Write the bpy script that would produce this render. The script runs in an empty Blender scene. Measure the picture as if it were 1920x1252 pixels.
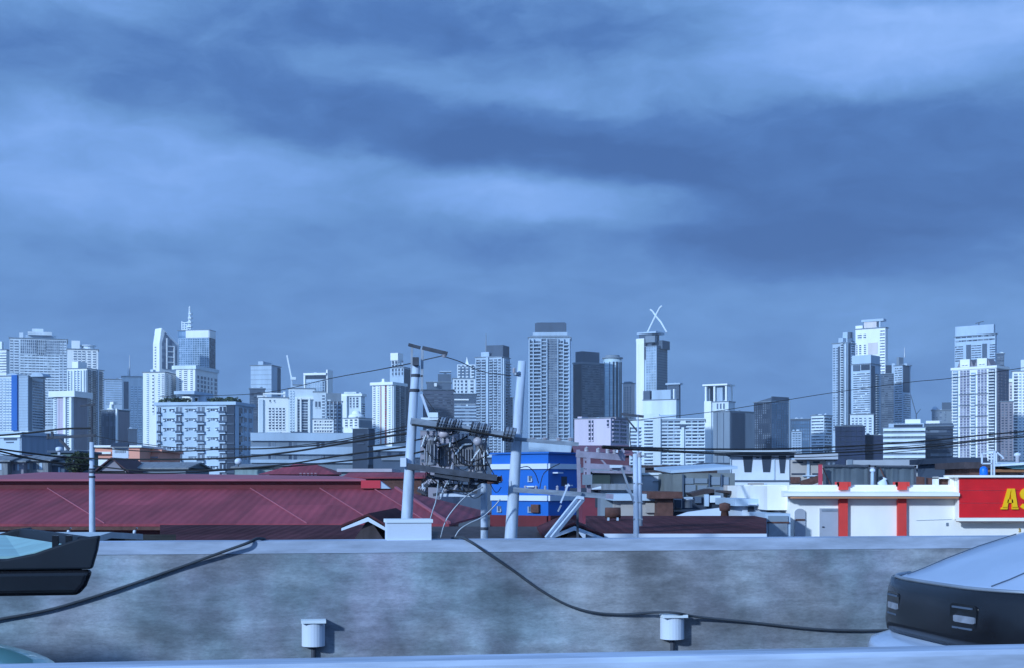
import bpy, math, random
from mathutils import Vector, Matrix
random.seed(11)
R = math.radians
scene = bpy.context.scene
col = scene.collection

# ------------------------------------------------------------------ camera
F, CX, HY, CZ = 2600.0, 960.0, 908.0, 7.5      # focal length in photo pixels, centre, horizon row, eye height
cam_data = bpy.data.cameras.new("camera")
cam_data.sensor_fit = 'HORIZONTAL'; cam_data.sensor_width = 36.0
cam_data.lens = 36.0 * F / 1920.0
cam_data.shift_y = (HY - 626.0) / 1920.0
cam_data.clip_start = 0.3; cam_data.clip_end = 30000.0
cam = bpy.data.objects.new("camera", cam_data); col.objects.link(cam)
cam.location = (0, 0, CZ); cam.rotation_euler = (R(90), 0, 0)
scene.camera = cam

# ------------------------------------------------------------------ sun, sky and exposure
SUN_EL, SUN_AZ = R(21), R(219)                  # azimuth clockwise from +Y: behind the camera, to its left
sun_data = bpy.data.lights.new("sun", 'SUN')
sun_data.energy = 4.0; sun_data.angle = R(3.0); sun_data.color = (0.62, 0.80, 1.0)
sun = bpy.data.objects.new("sun", sun_data); col.objects.link(sun)
sd = Vector((math.sin(SUN_AZ)*math.cos(SUN_EL), math.cos(SUN_AZ)*math.cos(SUN_EL), math.sin(SUN_EL)))
sun.rotation_euler = sd.to_track_quat('Z', 'Y').to_euler()
scene.view_settings.view_transform = 'Standard'; scene.view_settings.look = 'None'
scene.view_settings.exposure = 0.0; scene.view_settings.gamma = 1.0
scene.view_settings.use_curve_mapping = False

def lin(c):
    return tuple((x/255/12.92 if x/255 <= .04045 else ((x/255+.055)/1.055)**2.4) for x in c)
def lin4(c): return lin(c) + (1.0,)

world = bpy.data.worlds.new("World"); scene.world = world; world.use_nodes = True
wt = world.node_tree; wt.nodes.clear()
def WN(t, **kw):
    n = wt.nodes.new(t)
    for k, v in kw.items(): setattr(n, k, v)
    return n
def WM(op, a, b=None, clamp=False):
    n = WN('ShaderNodeMath', operation=op, use_clamp=clamp)
    for i, v in enumerate((a, b)):
        if v is None: continue
        if isinstance(v, (int, float)): n.inputs[i].default_value = v
        else: wt.links.new(v, n.inputs[i])
    return n.outputs[0]
sky = WN('ShaderNodeTexSky', sky_type='NISHITA'); sky.sun_disc = False
sky.sun_elevation = SUN_EL; sky.sun_rotation = SUN_AZ
tc = WN('ShaderNodeTexCoord'); sep = WN('ShaderNodeSeparateXYZ')
wt.links.new(tc.outputs['Generated'], sep.inputs[0])
az = WM('ARCTAN2', sep.outputs[0], sep.outputs[1])
el = WM('ARCSINE', sep.outputs[2])
cu = WM('MULTIPLY', az, 10.0); cv = WM('MULTIPLY', el, 10.0)       # tenths of a radian
comb = WN('ShaderNodeCombineXYZ'); wt.links.new(cu, comb.inputs[0]); wt.links.new(cv, comb.inputs[1])
# ragged edges: the cloud bank coordinates are stirred by fractal noise stretched along the horizon
nm = WN('ShaderNodeMapping'); nm.inputs['Scale'].default_value = (0.75, 1.9, 1); wt.links.new(comb.outputs[0], nm.inputs[0])
nz = WN('ShaderNodeTexNoise'); nz.inputs['Scale'].default_value = 1.0; nz.inputs['Detail'].default_value = 6; nz.inputs['Roughness'].default_value = 0.56
wt.links.new(nm.outputs[0], nz.inputs['Vector'])
off = WN('ShaderNodeVectorMath', operation='SUBTRACT'); wt.links.new(nz.outputs['Color'], off.inputs[0]); off.inputs[1].default_value = (.5, .5, .5)
off2 = WN('ShaderNodeVectorMath', operation='MULTIPLY'); wt.links.new(off.outputs[0], off2.inputs[0]); off2.inputs[1].default_value = (0.85, 0.42, 0)
pos = WN('ShaderNodeVectorMath', operation='ADD'); wt.links.new(comb.outputs[0], pos.inputs[0]); wt.links.new(off2.outputs[0], pos.inputs[1])
# cloud banks: (azimuth px, elevation px, half width, half height, tilt in degrees, brightness)
BANKS = [
 (600, 80, 900, 110, -1, -.28), (200, 160, 500, 90, -3, -.14), (960, 70, 500, 75, 0, -.22), (90, 5, 300, 90, 0, .36), (330, 120, 330, 60, 0, .04),
 (1060, 150, 480, 60, -3, .16), (760, 120, 220, 40, 0, .10), (1250, 20, 420, 60, 0, .12),
 (930, 280, 520, 95, -7, -.50), (1010, 302, 330, 60, -4, -.42), (560, 205, 420, 60, -12, -.08), (380, 255, 330, 60, -6, -.10),
 (190, 335, 430, 110, -3, .30), (740, 345, 480, 60, -10, .12), (1110, 380, 290, 58, -4, .36), (1250, 345, 160, 40, 0, .06), (940, 345, 300, 34, -6, .16),
 (1640, 340, 560, 230, -3, -.48), (1500, 400, 330, 130, 0, -.14), (1800, 290, 330, 120, 0, -.10), (1590, 480, 300, 70, -4, -.20), (1230, 245, 230, 40, 4, -.18),
 (1700, 75, 420, 110, 2, .34), (1860, 140, 330, 120, 0, .16), (1500, 120, 280, 80, 0, .14), (1480, 170, 260, 60, 8, .10), (1760, 6, 240, 36, 0, -.42),
 (1180, 440, 460, 50, 0, -.10), (1800, 560, 560, 120, 0, .12), (500, 420, 900, 160, 0, .05), (960, 700, 2600, 330, 0, -.14), (960, 420, 900, 60, 2, -.10), (300, 330, 500, 40, -6, -.10), (1250, 470, 500, 40, -3, -.10),
]
total = None
for (bx, by, hw, hh, tilt, amp) in BANKS:
    m = WN('ShaderNodeMapping', vector_type='TEXTURE')
    m.inputs['Location'].default_value = ((bx-CX)/F*10, math.atan((HY-by)/F)*10, 0)
    m.inputs['Rotation'].default_value = (0, 0, R(tilt))
    m.inputs['Scale'].default_value = (hw/F*10*1.25, hh/F*10*1.25, 1)
    wt.links.new(pos.outputs[0], m.inputs[0])
    g = WN('ShaderNodeTexGradient', gradient_type='SPHERICAL'); wt.links.new(m.outputs[0], g.inputs[0])
    mr = WN('ShaderNodeMapRange', interpolation_type='SMOOTHSTEP'); mr.inputs['To Max'].default_value = amp*(.85 if amp > 0 else .56)
    mr.inputs['From Max'].default_value = 0.66
    wt.links.new(g.outputs['Fac'], mr.inputs['Value'])
    total = mr.outputs[0] if total is None else WM('ADD', total, mr.outputs[0])
# softer streaks everywhere
sm = WN('ShaderNodeMapping'); sm.inputs['Scale'].default_value = (1.0, 2.6, 1); wt.links.new(pos.outputs[0], sm.inputs[0])
sn = WN('ShaderNodeTexNoise'); sn.inputs['Scale'].default_value = 1.3; sn.inputs['Detail'].default_value = 6; sn.inputs['Roughness'].default_value = 0.55
wt.links.new(sm.outputs[0], sn.inputs['Vector'])
sm2 = WN('ShaderNodeMapping'); sm2.inputs['Scale'].default_value = (2.4, 5.0, 1); wt.links.new(pos.outputs[0], sm2.inputs[0])
sn2 = WN('ShaderNodeTexNoise'); sn2.inputs['Scale'].default_value = 1.0; sn2.inputs['Detail'].default_value = 7; sn2.inputs['Roughness'].default_value = 0.6; sn2.inputs['Distortion'].default_value = 0.4
wt.links.new(sm2.outputs[0], sn2.inputs['Vector'])
high = WN('ShaderNodeMapRange', interpolation_type='SMOOTHSTEP'); wt.links.new(el, high.inputs['Value']); high.inputs['From Min'].default_value = 0.12; high.inputs['From Max'].default_value = 0.26; high.inputs['To Min'].default_value = 0.10; high.inputs['To Max'].default_value = 0.34
fine = WM('ADD', WM('MULTIPLY', WM('SUBTRACT', sn.outputs['Fac'], .5), 0.48), WM('MULTIPLY', WM('SUBTRACT', sn2.outputs['Fac'], .5), high.outputs[0]))
b = WM('ADD', WM('ADD', total, fine), 0.5, clamp=True)
ramp = WN('ShaderNodeValToRGB'); wt.links.new(b, ramp.inputs[0])
e = ramp.color_ramp.elements
e[0].position = 0.0; e[0].color = lin4((60, 99, 163))
e[1].position = 1.0; e[1].color = lin4((146, 188, 255))
x = e.new(0.25); x.color = lin4((75, 118, 184))
x = e.new(0.5); x.color = lin4((101, 147, 209))
x = e.new(0.75); x.color = lin4((122, 168, 236))
skys = WN('ShaderNodeVectorMath', operation='SCALE'); wt.links.new(sky.outputs[0], skys.inputs[0]); skys.inputs['Scale'].default_value = 0.5
mixc = WN('ShaderNodeMix', data_type='RGBA'); mixc.inputs[0].default_value = 0.95
cl = WN('ShaderNodeVectorMath', operation='SCALE'); wt.links.new(ramp.outputs[0], cl.inputs[0]); cl.inputs['Scale'].default_value = 10.3
# added brightening of the unseen sky behind the camera: blue fill for front faces
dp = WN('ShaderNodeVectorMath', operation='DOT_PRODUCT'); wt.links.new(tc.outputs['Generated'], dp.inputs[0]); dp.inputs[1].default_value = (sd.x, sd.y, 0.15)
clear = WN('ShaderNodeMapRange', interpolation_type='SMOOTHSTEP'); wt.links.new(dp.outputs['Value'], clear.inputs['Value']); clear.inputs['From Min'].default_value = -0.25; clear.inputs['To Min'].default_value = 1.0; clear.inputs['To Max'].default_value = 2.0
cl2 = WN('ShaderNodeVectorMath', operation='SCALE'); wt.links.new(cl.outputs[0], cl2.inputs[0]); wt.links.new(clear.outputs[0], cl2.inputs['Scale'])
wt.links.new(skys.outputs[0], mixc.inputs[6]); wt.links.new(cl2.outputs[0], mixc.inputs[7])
bg = WN('ShaderNodeBackground'); bg.inputs['Strength'].default_value = 0.1
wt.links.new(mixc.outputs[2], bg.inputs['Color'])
wo = WN('ShaderNodeOutputWorld'); wt.links.new(bg.outputs[0], wo.inputs['Surface'])

# ------------------------------------------------------------------ materials
def mat(name, rgb, rough=.8, metal=0., var=.25, scale=1.0, stretch=(1, 1, 1), spec=.4, bump=0., detail=4):
    """procedural: base colour broken up by two scales of noise (wear and stains), roughness varied with it"""
    m = bpy.data.materials.new(name); m.use_nodes = True
    t = m.node_tree; p = t.nodes['Principled BSDF']
    p.inputs['Roughness'].default_value = rough; p.inputs['Metallic'].default_value = metal
    p.inputs['Specular IOR Level'].default_value = spec
    c = t.nodes.new('ShaderNodeTexCoord'); mp = t.nodes.new('ShaderNodeMapping'); mp.inputs['Scale'].default_value = stretch
    t.links.new(c.outputs['Object'], mp.inputs[0])
    n = t.nodes.new('ShaderNodeTexNoise'); n.inputs['Scale'].default_value = scale; n.inputs['Detail'].default_value = detail; n.inputs['Roughness'].default_value = .62
    t.links.new(mp.outputs[0], n.inputs['Vector'])
    r = t.nodes.new('ShaderNodeMapRange'); r.inputs['From Min'].default_value = .28; r.inputs['From Max'].default_value = .72
    r.inputs['To Min'].default_value = 1-var; r.inputs['To Max'].default_value = 1+var*.6
    t.links.new(n.outputs['Fac'], r.inputs['Value'])
    v = t.nodes.new('ShaderNodeVectorMath'); v.operation = 'SCALE'; v.inputs[0].default_value = rgb
    t.links.new(r.outputs[0], v.inputs['Scale']); t.links.new(v.outputs[0], p.inputs['Base Color'])
    if bump:
        bn = t.nodes.new('ShaderNodeBump'); bn.inputs['Strength'].default_value = bump; bn.inputs['Distance'].default_value = .02
        t.links.new(n.outputs['Fac'], bn.inputs['Height']); t.links.new(bn.outputs[0], p.inputs['Normal'])
    return m

def ribbed(m, pitch=.42, sheet=(1.7, 5.0, 50), dirt=.16):
    """turn a plain roof material into ribbed sheets: a rib bump, and each sheet a slightly different age"""
    t = m.node_tree; p = t.nodes['Principled BSDF']; c = t.nodes.new('ShaderNodeTexCoord')
    w = t.nodes.new('ShaderNodeTexWave'); w.wave_profile = 'SIN'; w.bands_direction = 'X'; w.inputs['Scale'].default_value = 2*math.pi/20/pitch; w.inputs['Distortion'].default_value = 0; t.links.new(c.outputs['Object'], w.inputs['Vector'])
    b = t.nodes.new('ShaderNodeBump'); b.inputs['Strength'].default_value = .35; b.inputs['Distance'].default_value = .04; t.links.new(w.outputs['Fac'], b.inputs['Height']); t.links.new(b.outputs[0], p.inputs['Normal'])
    s = t.nodes.new('ShaderNodeVectorMath'); s.operation = 'SNAP'; s.inputs[1].default_value = sheet; t.links.new(c.outputs['Object'], s.inputs[0])
    n = t.nodes.new('ShaderNodeTexWhiteNoise'); t.links.new(s.outputs[0], n.inputs['Vector']); r = t.nodes.new('ShaderNodeMapRange'); r.inputs['To Min'].default_value = 1-dirt; r.inputs['To Max'].default_value = 1+dirt; t.links.new(n.outputs['Value'], r.inputs['Value'])
    l = p.inputs['Base Color'].links[0].from_socket; v = t.nodes.new('ShaderNodeVectorMath'); v.operation = 'SCALE'; t.links.new(l, v.inputs[0]); t.links.new(r.outputs[0], v.inputs['Scale']); t.links.new(v.outputs[0], p.inputs['Base Color']); return m

def glass_mat(name, dark, pale, cell=3.0, rough=.18, frac=.25, metal=0.):
    """far windows: panes of one floor grid, each pane a little darker or paler (blinds drawn, lights off)"""
    m = bpy.data.materials.new(name); m.use_nodes = True
    t = m.node_tree; p = t.nodes['Principled BSDF']; p.inputs['Roughness'].default_value = rough; p.inputs['Metallic'].default_value = metal
    c = t.nodes.new('ShaderNodeTexCoord')
    s = t.nodes.new('ShaderNodeVectorMath'); s.operation = 'SNAP'; s.inputs[1].default_value = (cell, cell, cell)
    t.links.new(c.outputs['Object'], s.inputs[0])
    w = t.nodes.new('ShaderNodeTexWhiteNoise'); t.links.new(s.outputs[0], w.inputs['Vector'])
    r = t.nodes.new('ShaderNodeMapRange'); r.inputs['From Min'].default_value = 1-frac*2; r.inputs['From Max'].default_value = 1
    t.links.new(w.outputs['Value'], r.inputs['Value'])
    mx = t.nodes.new('ShaderNodeMix'); mx.data_type = 'RGBA'; mx.inputs[6].default_value = (*dark, 1); mx.inputs[7].default_value = (*pale, 1)
    t.links.new(r.outputs[0], mx.inputs[0]); t.links.new(mx.outputs[2], p.inputs['Base Color'])
    return m

def wall_mat(name, rgb, var=.20): return mat(name, rgb, .85, 0, var, .09, (1.3, 1.3, .22), .2, 0, 6)
M = {}
M['white'] = wall_mat('white_wall_paint', (.70, .77, .82))
M['bright'] = wall_mat('bright_white_wall_paint', (.86, .87, .86), .1)
M['cream'] = wall_mat('cream_wall_paint', (.70, .62, .60))
M['pink'] = wall_mat('pale_pink_wall_paint', (.60, .53, .63))
M['pale'] = wall_mat('pale_grey_wall', (.43, .53, .64))
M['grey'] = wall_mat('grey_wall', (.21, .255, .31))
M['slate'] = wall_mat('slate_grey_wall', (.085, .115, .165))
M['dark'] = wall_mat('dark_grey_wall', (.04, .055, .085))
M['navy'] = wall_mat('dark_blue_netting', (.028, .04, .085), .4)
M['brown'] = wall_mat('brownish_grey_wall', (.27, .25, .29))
M['blue_stripe'] = wall_mat('blue_wall_paint', (.03, .14, .45))
M['orange'] = wall_mat('salmon_wall_paint', (.80, .36, .26))
M['glass'] = glass_mat('dark_window_glass', (.035, .05, .085), (.20, .24, .30), 3.0, .18, .36)
M['glass_mid'] = glass_mat('grey_window_glass', (.10, .13, .19), (.28, .33, .4))
M['glass_blue'] = glass_mat('blue_curtain_glass', (.16, .27, .38), (.34, .46, .58), 3.0, .12, .3, .6)
M['glass_pale'] = glass_mat('pale_reflective_glass', (.36, .45, .53), (.56, .64, .70), 4.0, .15, .3, .45)
M['bright_glass'] = glass_mat('pale_diffuse_glass', (.46, .60, .68), (.66, .78, .84), 4.0, .2, .4)  # pale diffuse colour stands in for the glass's bright reflection
M['metal'] = mat('galvanised_metal', (.33, .37, .43), .5, .5, .25, 3)
M['dmetal'] = mat('dark_weathered_metal', (.06, .068, .09), .75, 0, .35, 6)
M['pole'] = mat('whitewashed_concrete_pole', (.50, .58, .70), .85, 0, .22, 2.2, (4, 4, .7))
M['timber'] = mat('weathered_grey_timber', (.23, .27, .33), .9, 0, .4, 3, (1, 4, 4))
M['cable'] = mat('black_cable_rubber', (.018, .018, .02), .7, 0, .3, 4)
M['porcelain'] = mat('grey_porcelain', (.42, .40, .45), .35, 0, .15, 4)
M['tank'] = mat('grey_transformer_paint', (.31, .32, .37), .5, .1, .3, 5)
M['rust'] = mat('rusty_iron', (.12, .055, .045), .9, 0, .4, 4)
M['tin'] = mat('grey_corrugated_tin', (.24, .255, .28), .7, .2, .35, .8, (6, 1, 1))
M['tin_dark'] = mat('dark_rusted_tin', (.065, .05, .055), .85, .1, .4, 1, (4, 1, 1))
M['plaster'] = mat('white_plaster', (.62, .68, .78), .85, 0, .12, .5)
M['beige'] = mat('beige_plaster', (.44, .40, .38), .85, 0, .2, .6)
M['green_wall'] = mat('dark_green_boards', (.035, .055, .055), .8, 0, .3, 2)
M['net'] = mat('grey_green_netting', (.10, .125, .15), .9, 0, .35, .5)

# ------------------------------------------------------------------ helpers
def X(px, Y): return (px-CX)*Y/F
def Z(py, Y): return CZ+(HY-py)*Y/F
def P(px, py, Y): return Vector((X(px, Y), Y, Z(py, Y)))

class MB:
    """collects shapes and links them as one mesh object"""
    def __init__(s): s.v = []; s.f = []; s.m = []
    def add(s, verts, faces, m=0):
        o = len(s.v); s.v += [tuple(v) for v in verts]
        for f in faces: s.f.append(tuple(i+o for i in f)); s.m.append(m)
        return s
    def box(s, x0, x1, y0, y1, z0, z1, m=0):
        if x0 > x1: x0, x1 = x1, x0
        if y0 > y1: y0, y1 = y1, y0
        if z0 > z1: z0, z1 = z1, z0
        v = [(x0,y0,z0),(x1,y0,z0),(x1,y1,z0),(x0,y1,z0),(x0,y0,z1),(x1,y0,z1),(x1,y1,z1),(x0,y1,z1)]
        return s.add(v, [(0,3,2,1),(4,5,6,7),(0,1,5,4),(1,2,6,5),(2,3,7,6),(3,0,4,7)], m)
    def extrude(s, pts, vec, m=0):
        """closed polygon of 3-D points pushed along vec"""
        n = len(pts); vec = Vector(vec); a = [Vector(p) for p in pts]; b = [p+vec for p in a]
        f = [tuple(range(n)), tuple(range(2*n-1, n-1, -1))]
        for i in range(n): f.append((i, i+n, (i+1) % n+n, (i+1) % n))
        return s.add(a+b, f, m)
    def tube(s, pts, r, n=8, m=0, cap=True):
        pts = [Vector(p) for p in pts]; rs = r if isinstance(r, (list, tuple)) else [r]*len(pts)
        rings = []
        for i, p in enumerate(pts):
            d = (pts[min(i+1, len(pts)-1)]-pts[max(i-1, 0)]).normalized()
            up = Vector((0, 0, 1)) if abs(d.z) < .9 else Vector((1, 0, 0))
            a = d.cross(up).normalized(); b2 = d.cross(a)
            rings.append([p+(a*math.cos(2*math.pi*k/n)+b2*math.sin(2*math.pi*k/n))*rs[i] for k in range(n)])
        v = [q for r_ in rings for q in r_]; f = []
        for i in range(len(rings)-1):
            for k in range(n):
                f.append((i*n+k, i*n+(k+1) % n, (i+1)*n+(k+1) % n, (i+1)*n+k))
        if cap: f.append(tuple(range(n-1, -1, -1))); f.append(tuple(range((len(rings)-1)*n, len(rings)*n)))
        return s.add(v, f, m)
    def beam(s, a, b, w, h, m=0):
        """straight bar of rectangular section between two points"""
        a, b = Vector(a), Vector(b); d = (b-a).normalized()
        up = Vector((0, 0, 1)) if abs(d.z) < .95 else Vector((0, 1, 0))
        sx = d.cross(up).normalized()*w/2; sz = sx.cross(d).normalized()*h/2
        v = [a-sx-sz, a+sx-sz, a+sx+sz, a-sx+sz, b-sx-sz, b+sx-sz, b+sx+sz, b-sx+sz]
        return s.add(v, [(0,1,2,3),(7,6,5,4),(0,4,5,1),(1,5,6,2),(2,6,7,3),(3,7,4,0)], m)
    def lathe(s, c, prof, n=16, m=0):
        """profile of (radius, z) turned about the vertical through c"""
        c = Vector(c); return s.tube([c+Vector((0, 0, z)) for r, z in prof], [r for r, z in prof], n, m)
    def build(s, name, mats, parent=None, smooth=False, loc=None):
        me = bpy.data.meshes.new(name); me.from_pydata(s.v, [], s.f)
        mats = mats if isinstance(mats, (list, tuple)) else [mats]
        for k in mats: me.materials.append(k)
        for p, k in zip(me.polygons, s.m): p.material_index = k; p.use_smooth = smooth
        me.update()
        o = bpy.data.objects.new(name, me); col.objects.link(o)
        if parent: o.parent = parent
        if loc: o.location = loc
        return o

def tag(o, label=None, cat=None, group=None, kind=None):
    if label: o['label'] = label
    if cat: o['category'] = cat
    if group: o['group'] = group
    if kind: o['kind'] = kind
    return o
def thing(name, label, cat, loc=(0, 0, 0), rz=0, group=None):
    o = bpy.data.objects.new(name, None); o.empty_display_size = .5; col.objects.link(o)
    o.location = loc; o.rotation_euler = (0, 0, rz)
    return tag(o, label, cat, group)
def rel(mb, root):
    """shift a shape modelled in world space into its thing's own frame (things without rotation)"""
    l = Vector(root.location); mb.v = [tuple(Vector(v)-l) for v in mb.v]; return mb
# ------------------------------------------------------------------ towers and blocks of the skyline
class T:
    """a building standing at range Y: front face between photo columns xl..xm and its right flank xm..xr
    (or, with left=True, the left flank xl..xm and the front xm..xr)."""
    def __init__(s, name, label, xl, xm, xr, top, Y, wall, th=24, left=False, cat='building', group=None, depth=None, bottom=0., roof=None):
        s.Y = Y; s.left = left; s.xl, s.xm, s.xr = xl, xm, xr; s.wall = wall
        side = (xm-xl) if left else (xr-xm)
        corner = xm
        if side <= 0.5: th = 0; corner = xr if not left else xl
        phi = math.atan((corner-CX)/F); a = -phi + (R(th) if left else -R(th))
        Cx, Cy = X(corner, Y), Y; kl = (xl-CX)/F; kr = (xr-CX)/F
        ca, sa = math.cos(a), math.sin(a)
        if not left:
            w = (Cx-kl*Cy)/(ca-kl*sa)
            d = (Cx-kr*Cy)/(sa+kr*ca) if side > .5 else (depth or w*.8)
            cc = (w/2, -d/2)
        else:
            w = (kr*Cy-Cx)/(ca-kr*sa)
            d = (kl*Cy-Cx)/(-sa-kl*ca) if side > .5 else (depth or w*.8)
            cc = (-w/2, -d/2)
        s.w, s.d = abs(w), abs(d)
        if depth and side > .5: pass
        s.top = Z(top, Y); s.bottom = bottom
        ox = Cx-(cc[0]*ca-cc[1]*sa); oy = Cy-(cc[0]*sa+cc[1]*ca)
        s.root = thing(name, label, cat, (ox, oy, 0), a, group)
        mb = MB(); mb.box(-s.w/2, s.w/2, -s.d/2, s.d/2, bottom, s.top)
        s.body = mb.build('wall', wall, s.root)
        if roof is not False: s.slab(top, .0006*Y, M['grey'] if roof is None else roof, up=True, thick=1.4*Y/F)
        if roof is not False and s.w > 14*Y/F:          # lift rooms, tanks and cooling units
            rr = random.Random(name+str(int(xl))+str(int(top)))
            for k in range(rr.choice((2, 3, 3))):
                px_ = Y/F; mb = MB(); w_ = rr.uniform(2.5, 6)*px_; d_ = rr.uniform(3, 7)*px_; h = rr.uniform(1.0, 3.0)*px_
                cx = rr.uniform(-.42, .42)*(s.w-w_); cy = rr.uniform(-.4, .1)*(s.d-d_); b0 = s.top+1.4*px_-.05
                mb.box(cx-w_/2, cx+w_/2, cy-d_/2, cy+d_/2, b0, b0+h); mb.box(cx-w_*.2, cx+w_*.2, cy-d_*.2, cy+d_*.2, b0+h-.02, b0+h+.6*px_)
                mb.build('roof_plant', rr.choice((M['pale'], M['grey'], M['white'])), s.root)
    def z(s, py): return Z(py, s.Y)
    def su(s, px, y):
        """local u of the point at local depth y seen in photo column px"""
        k = (px-CX)/F; o = s.root.location; a = s.root.rotation_euler.z; ca, sa = math.cos(a), math.sin(a)
        return (k*(o.y+y*ca)-o.x+y*sa)/(ca-k*sa)
    def u(s, face, px):
        if face == 'F':
            a, b = (s.xl, s.xm if s.xr-s.xm > .5 else s.xr) if not s.left else (s.xm if s.xm-s.xl > .5 else s.xl, s.xr)
            return (px-a)/(b-a)*s.w-s.w/2
        if face == 'R': return (px-s.xm)/(s.xr-s.xm)*s.d-s.d/2
        return s.d/2-(px-s.xl)/(s.xm-s.xl)*s.d
    def fbox(s, mb, face, u0, u1, n0, n1, z0, z1, m=0):
        if face == 'F': mb.box(u0, u1, -s.d/2-n0, -s.d/2-n1, z0, z1, m)
        elif face == 'R': mb.box(s.w/2+n0, s.w/2+n1, u0, u1, z0, z1, m)
        else: mb.box(-s.w/2-n0, -s.w/2-n1, u0, u1, z0, z1, m)
    def slab(s, top, over, m, name='roof_slab', up=False, thick=1.2):
        z1 = s.z(top); mb = MB()
        mb.box(-s.w/2-over, s.w/2+over, -s.d/2-over, s.d/2+over, z1+.02 if up else z1-thick, z1+thick if up else z1+.02)
        return mb.build(name, m, s.root)
    def cols(s, face, spans, ya, yb, n, glass='glass', ratio=.45, m=None, name='window_column', mull=0, proud=.35):
        """upright strips of windows: glass with a spandrel and sill at every floor"""
        for pa, pb in spans:
            u0, u1 = s.u(face, pa), s.u(face, pb); z1, z0 = s.z(ya), s.z(yb); h = (z1-z0)/n
            mb = MB(); s.fbox(mb, face, u0, u1, -.3, .08, z0, z1, 0)
            for k in range(n):
                s.fbox(mb, face, u0-.01, u1+.01, .0, proud, z0+k*h, z0+k*h+h*ratio, 1)
            for k in range(mull):
                uu = u0+(u1-u0)*(k+1)/(mull+1); s.fbox(mb, face, uu-.25, uu+.25, 0, proud*.8, z0, z1, 1)
            mb.build(name, [M[glass], m or s.wall], s.root)
    def bands(s, face, pa, pb, ya, yb, n, glass='glass', ratio=.5, m=None, name='window_band', split=0, proud=.3):
        """one long window per floor under a small ledge"""
        u0, u1 = s.u(face, pa), s.u(face, pb); z1, z0 = s.z(ya), s.z(yb); h = (z1-z0)/n
        for k in range(n):
            mb = MB(); a = z0+k*h+h*(1-ratio); s.fbox(mb, face, u0, u1, -.3, .1, a, z0+(k+1)*h, 0)
            s.fbox(mb, face, u0, u1, 0, proud*2, z0+(k+1)*h-.02, z0+(k+1)*h+.28, 1)
            for q in range(random.choice((0, 1, 1, 2))):   # drawn blinds and boarded panes
                uu = random.uniform(u0, u0+(u1-u0)*.85); s.fbox(mb, face, uu, uu+(u1-u0)*random.uniform(.05, .13), 0, .16, a+(z0+(k+1)*h-a)*random.choice((0, .4)), z0+(k+1)*h-.05, 1)
            for q in range(split):
                uu = u0+(u1-u0)*(q+1)/(split+1); s.fbox(mb, face, uu-.3, uu+.3, 0, proud, a, z0+(k+1)*h, 1)
            mb.build(name, [M[glass], m or s.wall], s.root)
    def balc(s, face, spans, ya, yb, n, glass='glass', m=None, out=1.3, name='balcony_column', rail=.38):
        """stacks of balconies: a dark opening, a floor slab and a railing at each storey"""
        for pa, pb in spans:
            u0, u1 = s.u(face, pa), s.u(face, pb); z1, z0 = s.z(ya), s.z(yb); h = (z1-z0)/n; mb = MB()
            s.fbox(mb, face, u0, u1, -.3, .1, z0, z1, 0)
            for k in range(n):
                s.fbox(mb, face, u0, u1, 0, out, z0+k*h, z0+k*h+.3, 1)
                s.fbox(mb, face, u0, u1, out-.15, out, z0+k*h, z0+k*h+h*rail, 1)
            mb.build(name, [M[glass], m or s.wall], s.root)
    def panel(s, face, pa, pb, ya, yb, m, name='wall_panel', proud=.4):
        mb = MB(); s.fbox(mb, face, s.u(face, pa), s.u(face, pb), -.3, proud, s.z(yb), s.z(ya)); return mb.build(name, m, s.root)
    def piers(s, face, pxs, wpx, ya, yb, m=None, name='pier', proud=.8):
        for p in pxs: s.panel(face, p-wpx/2, p+wpx/2, ya, yb, m or s.wall, name, proud)
    def curtain(s, face, pa, pb, ya, yb, nu, nz, glass='glass_blue', frame=None, name='curtain_wall', proud=.25):
        u0, u1 = s.u(face, pa), s.u(face, pb); z1, z0 = s.z(ya), s.z(yb); mb = MB()
        s.fbox(mb, face, u0, u1, -.3, proud, z0, z1, 0); t = .22
        for k in range(nu+1):
            uu = u0+(u1-u0)*k/nu; s.fbox(mb, face, uu-t, uu+t, 0, proud+.25, z0, z1, 1)
        for k in range(nz+1):
            zz = z0+(z1-z0)*k/nz; s.fbox(mb, face, u0, u1, 0, proud+.2, zz-t, zz+t, 1)
        return mb.build(name, [M[glass], frame or s.wall], s.root)
    def block(s, pa, pb, ya, yb, m=None, name='penthouse', y0=.2, y1=.8, face='F'):
        """a volume standing on the roof; y0..y1 run from the front to the back of the tower"""
        a, b = -s.d/2+s.d*y0, -s.d/2+s.d*y1
        for k in range(12):                      # both visible edges of the volume fall on the given columns
            u0, u1 = (s.su(pa, b), s.su(pb, a)) if s.left else (s.su(pa, a), s.su(pb, b))
            if u1-u0 > .35*(s.su(pb, a)-s.su(pa, a)): break
            b = a+(b-a)*.75
        mb = MB(); mb.box(u0, u1, a, b, s.z(yb), s.z(ya)); return mb.build(name, m or s.wall, s.root)
    def mast(s, px, ya, yb, r=.5, name='antenna', m=None, yy=.5):
        mb = MB(); u = s.u('F', px); y = -s.d/2+s.d*yy
        mb.tube([(u, y, s.z(yb)), (u, y, s.z(ya))], [r, r*.4], 6); return mb.build(name, m or M['metal'], s.root)

W = M
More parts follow.
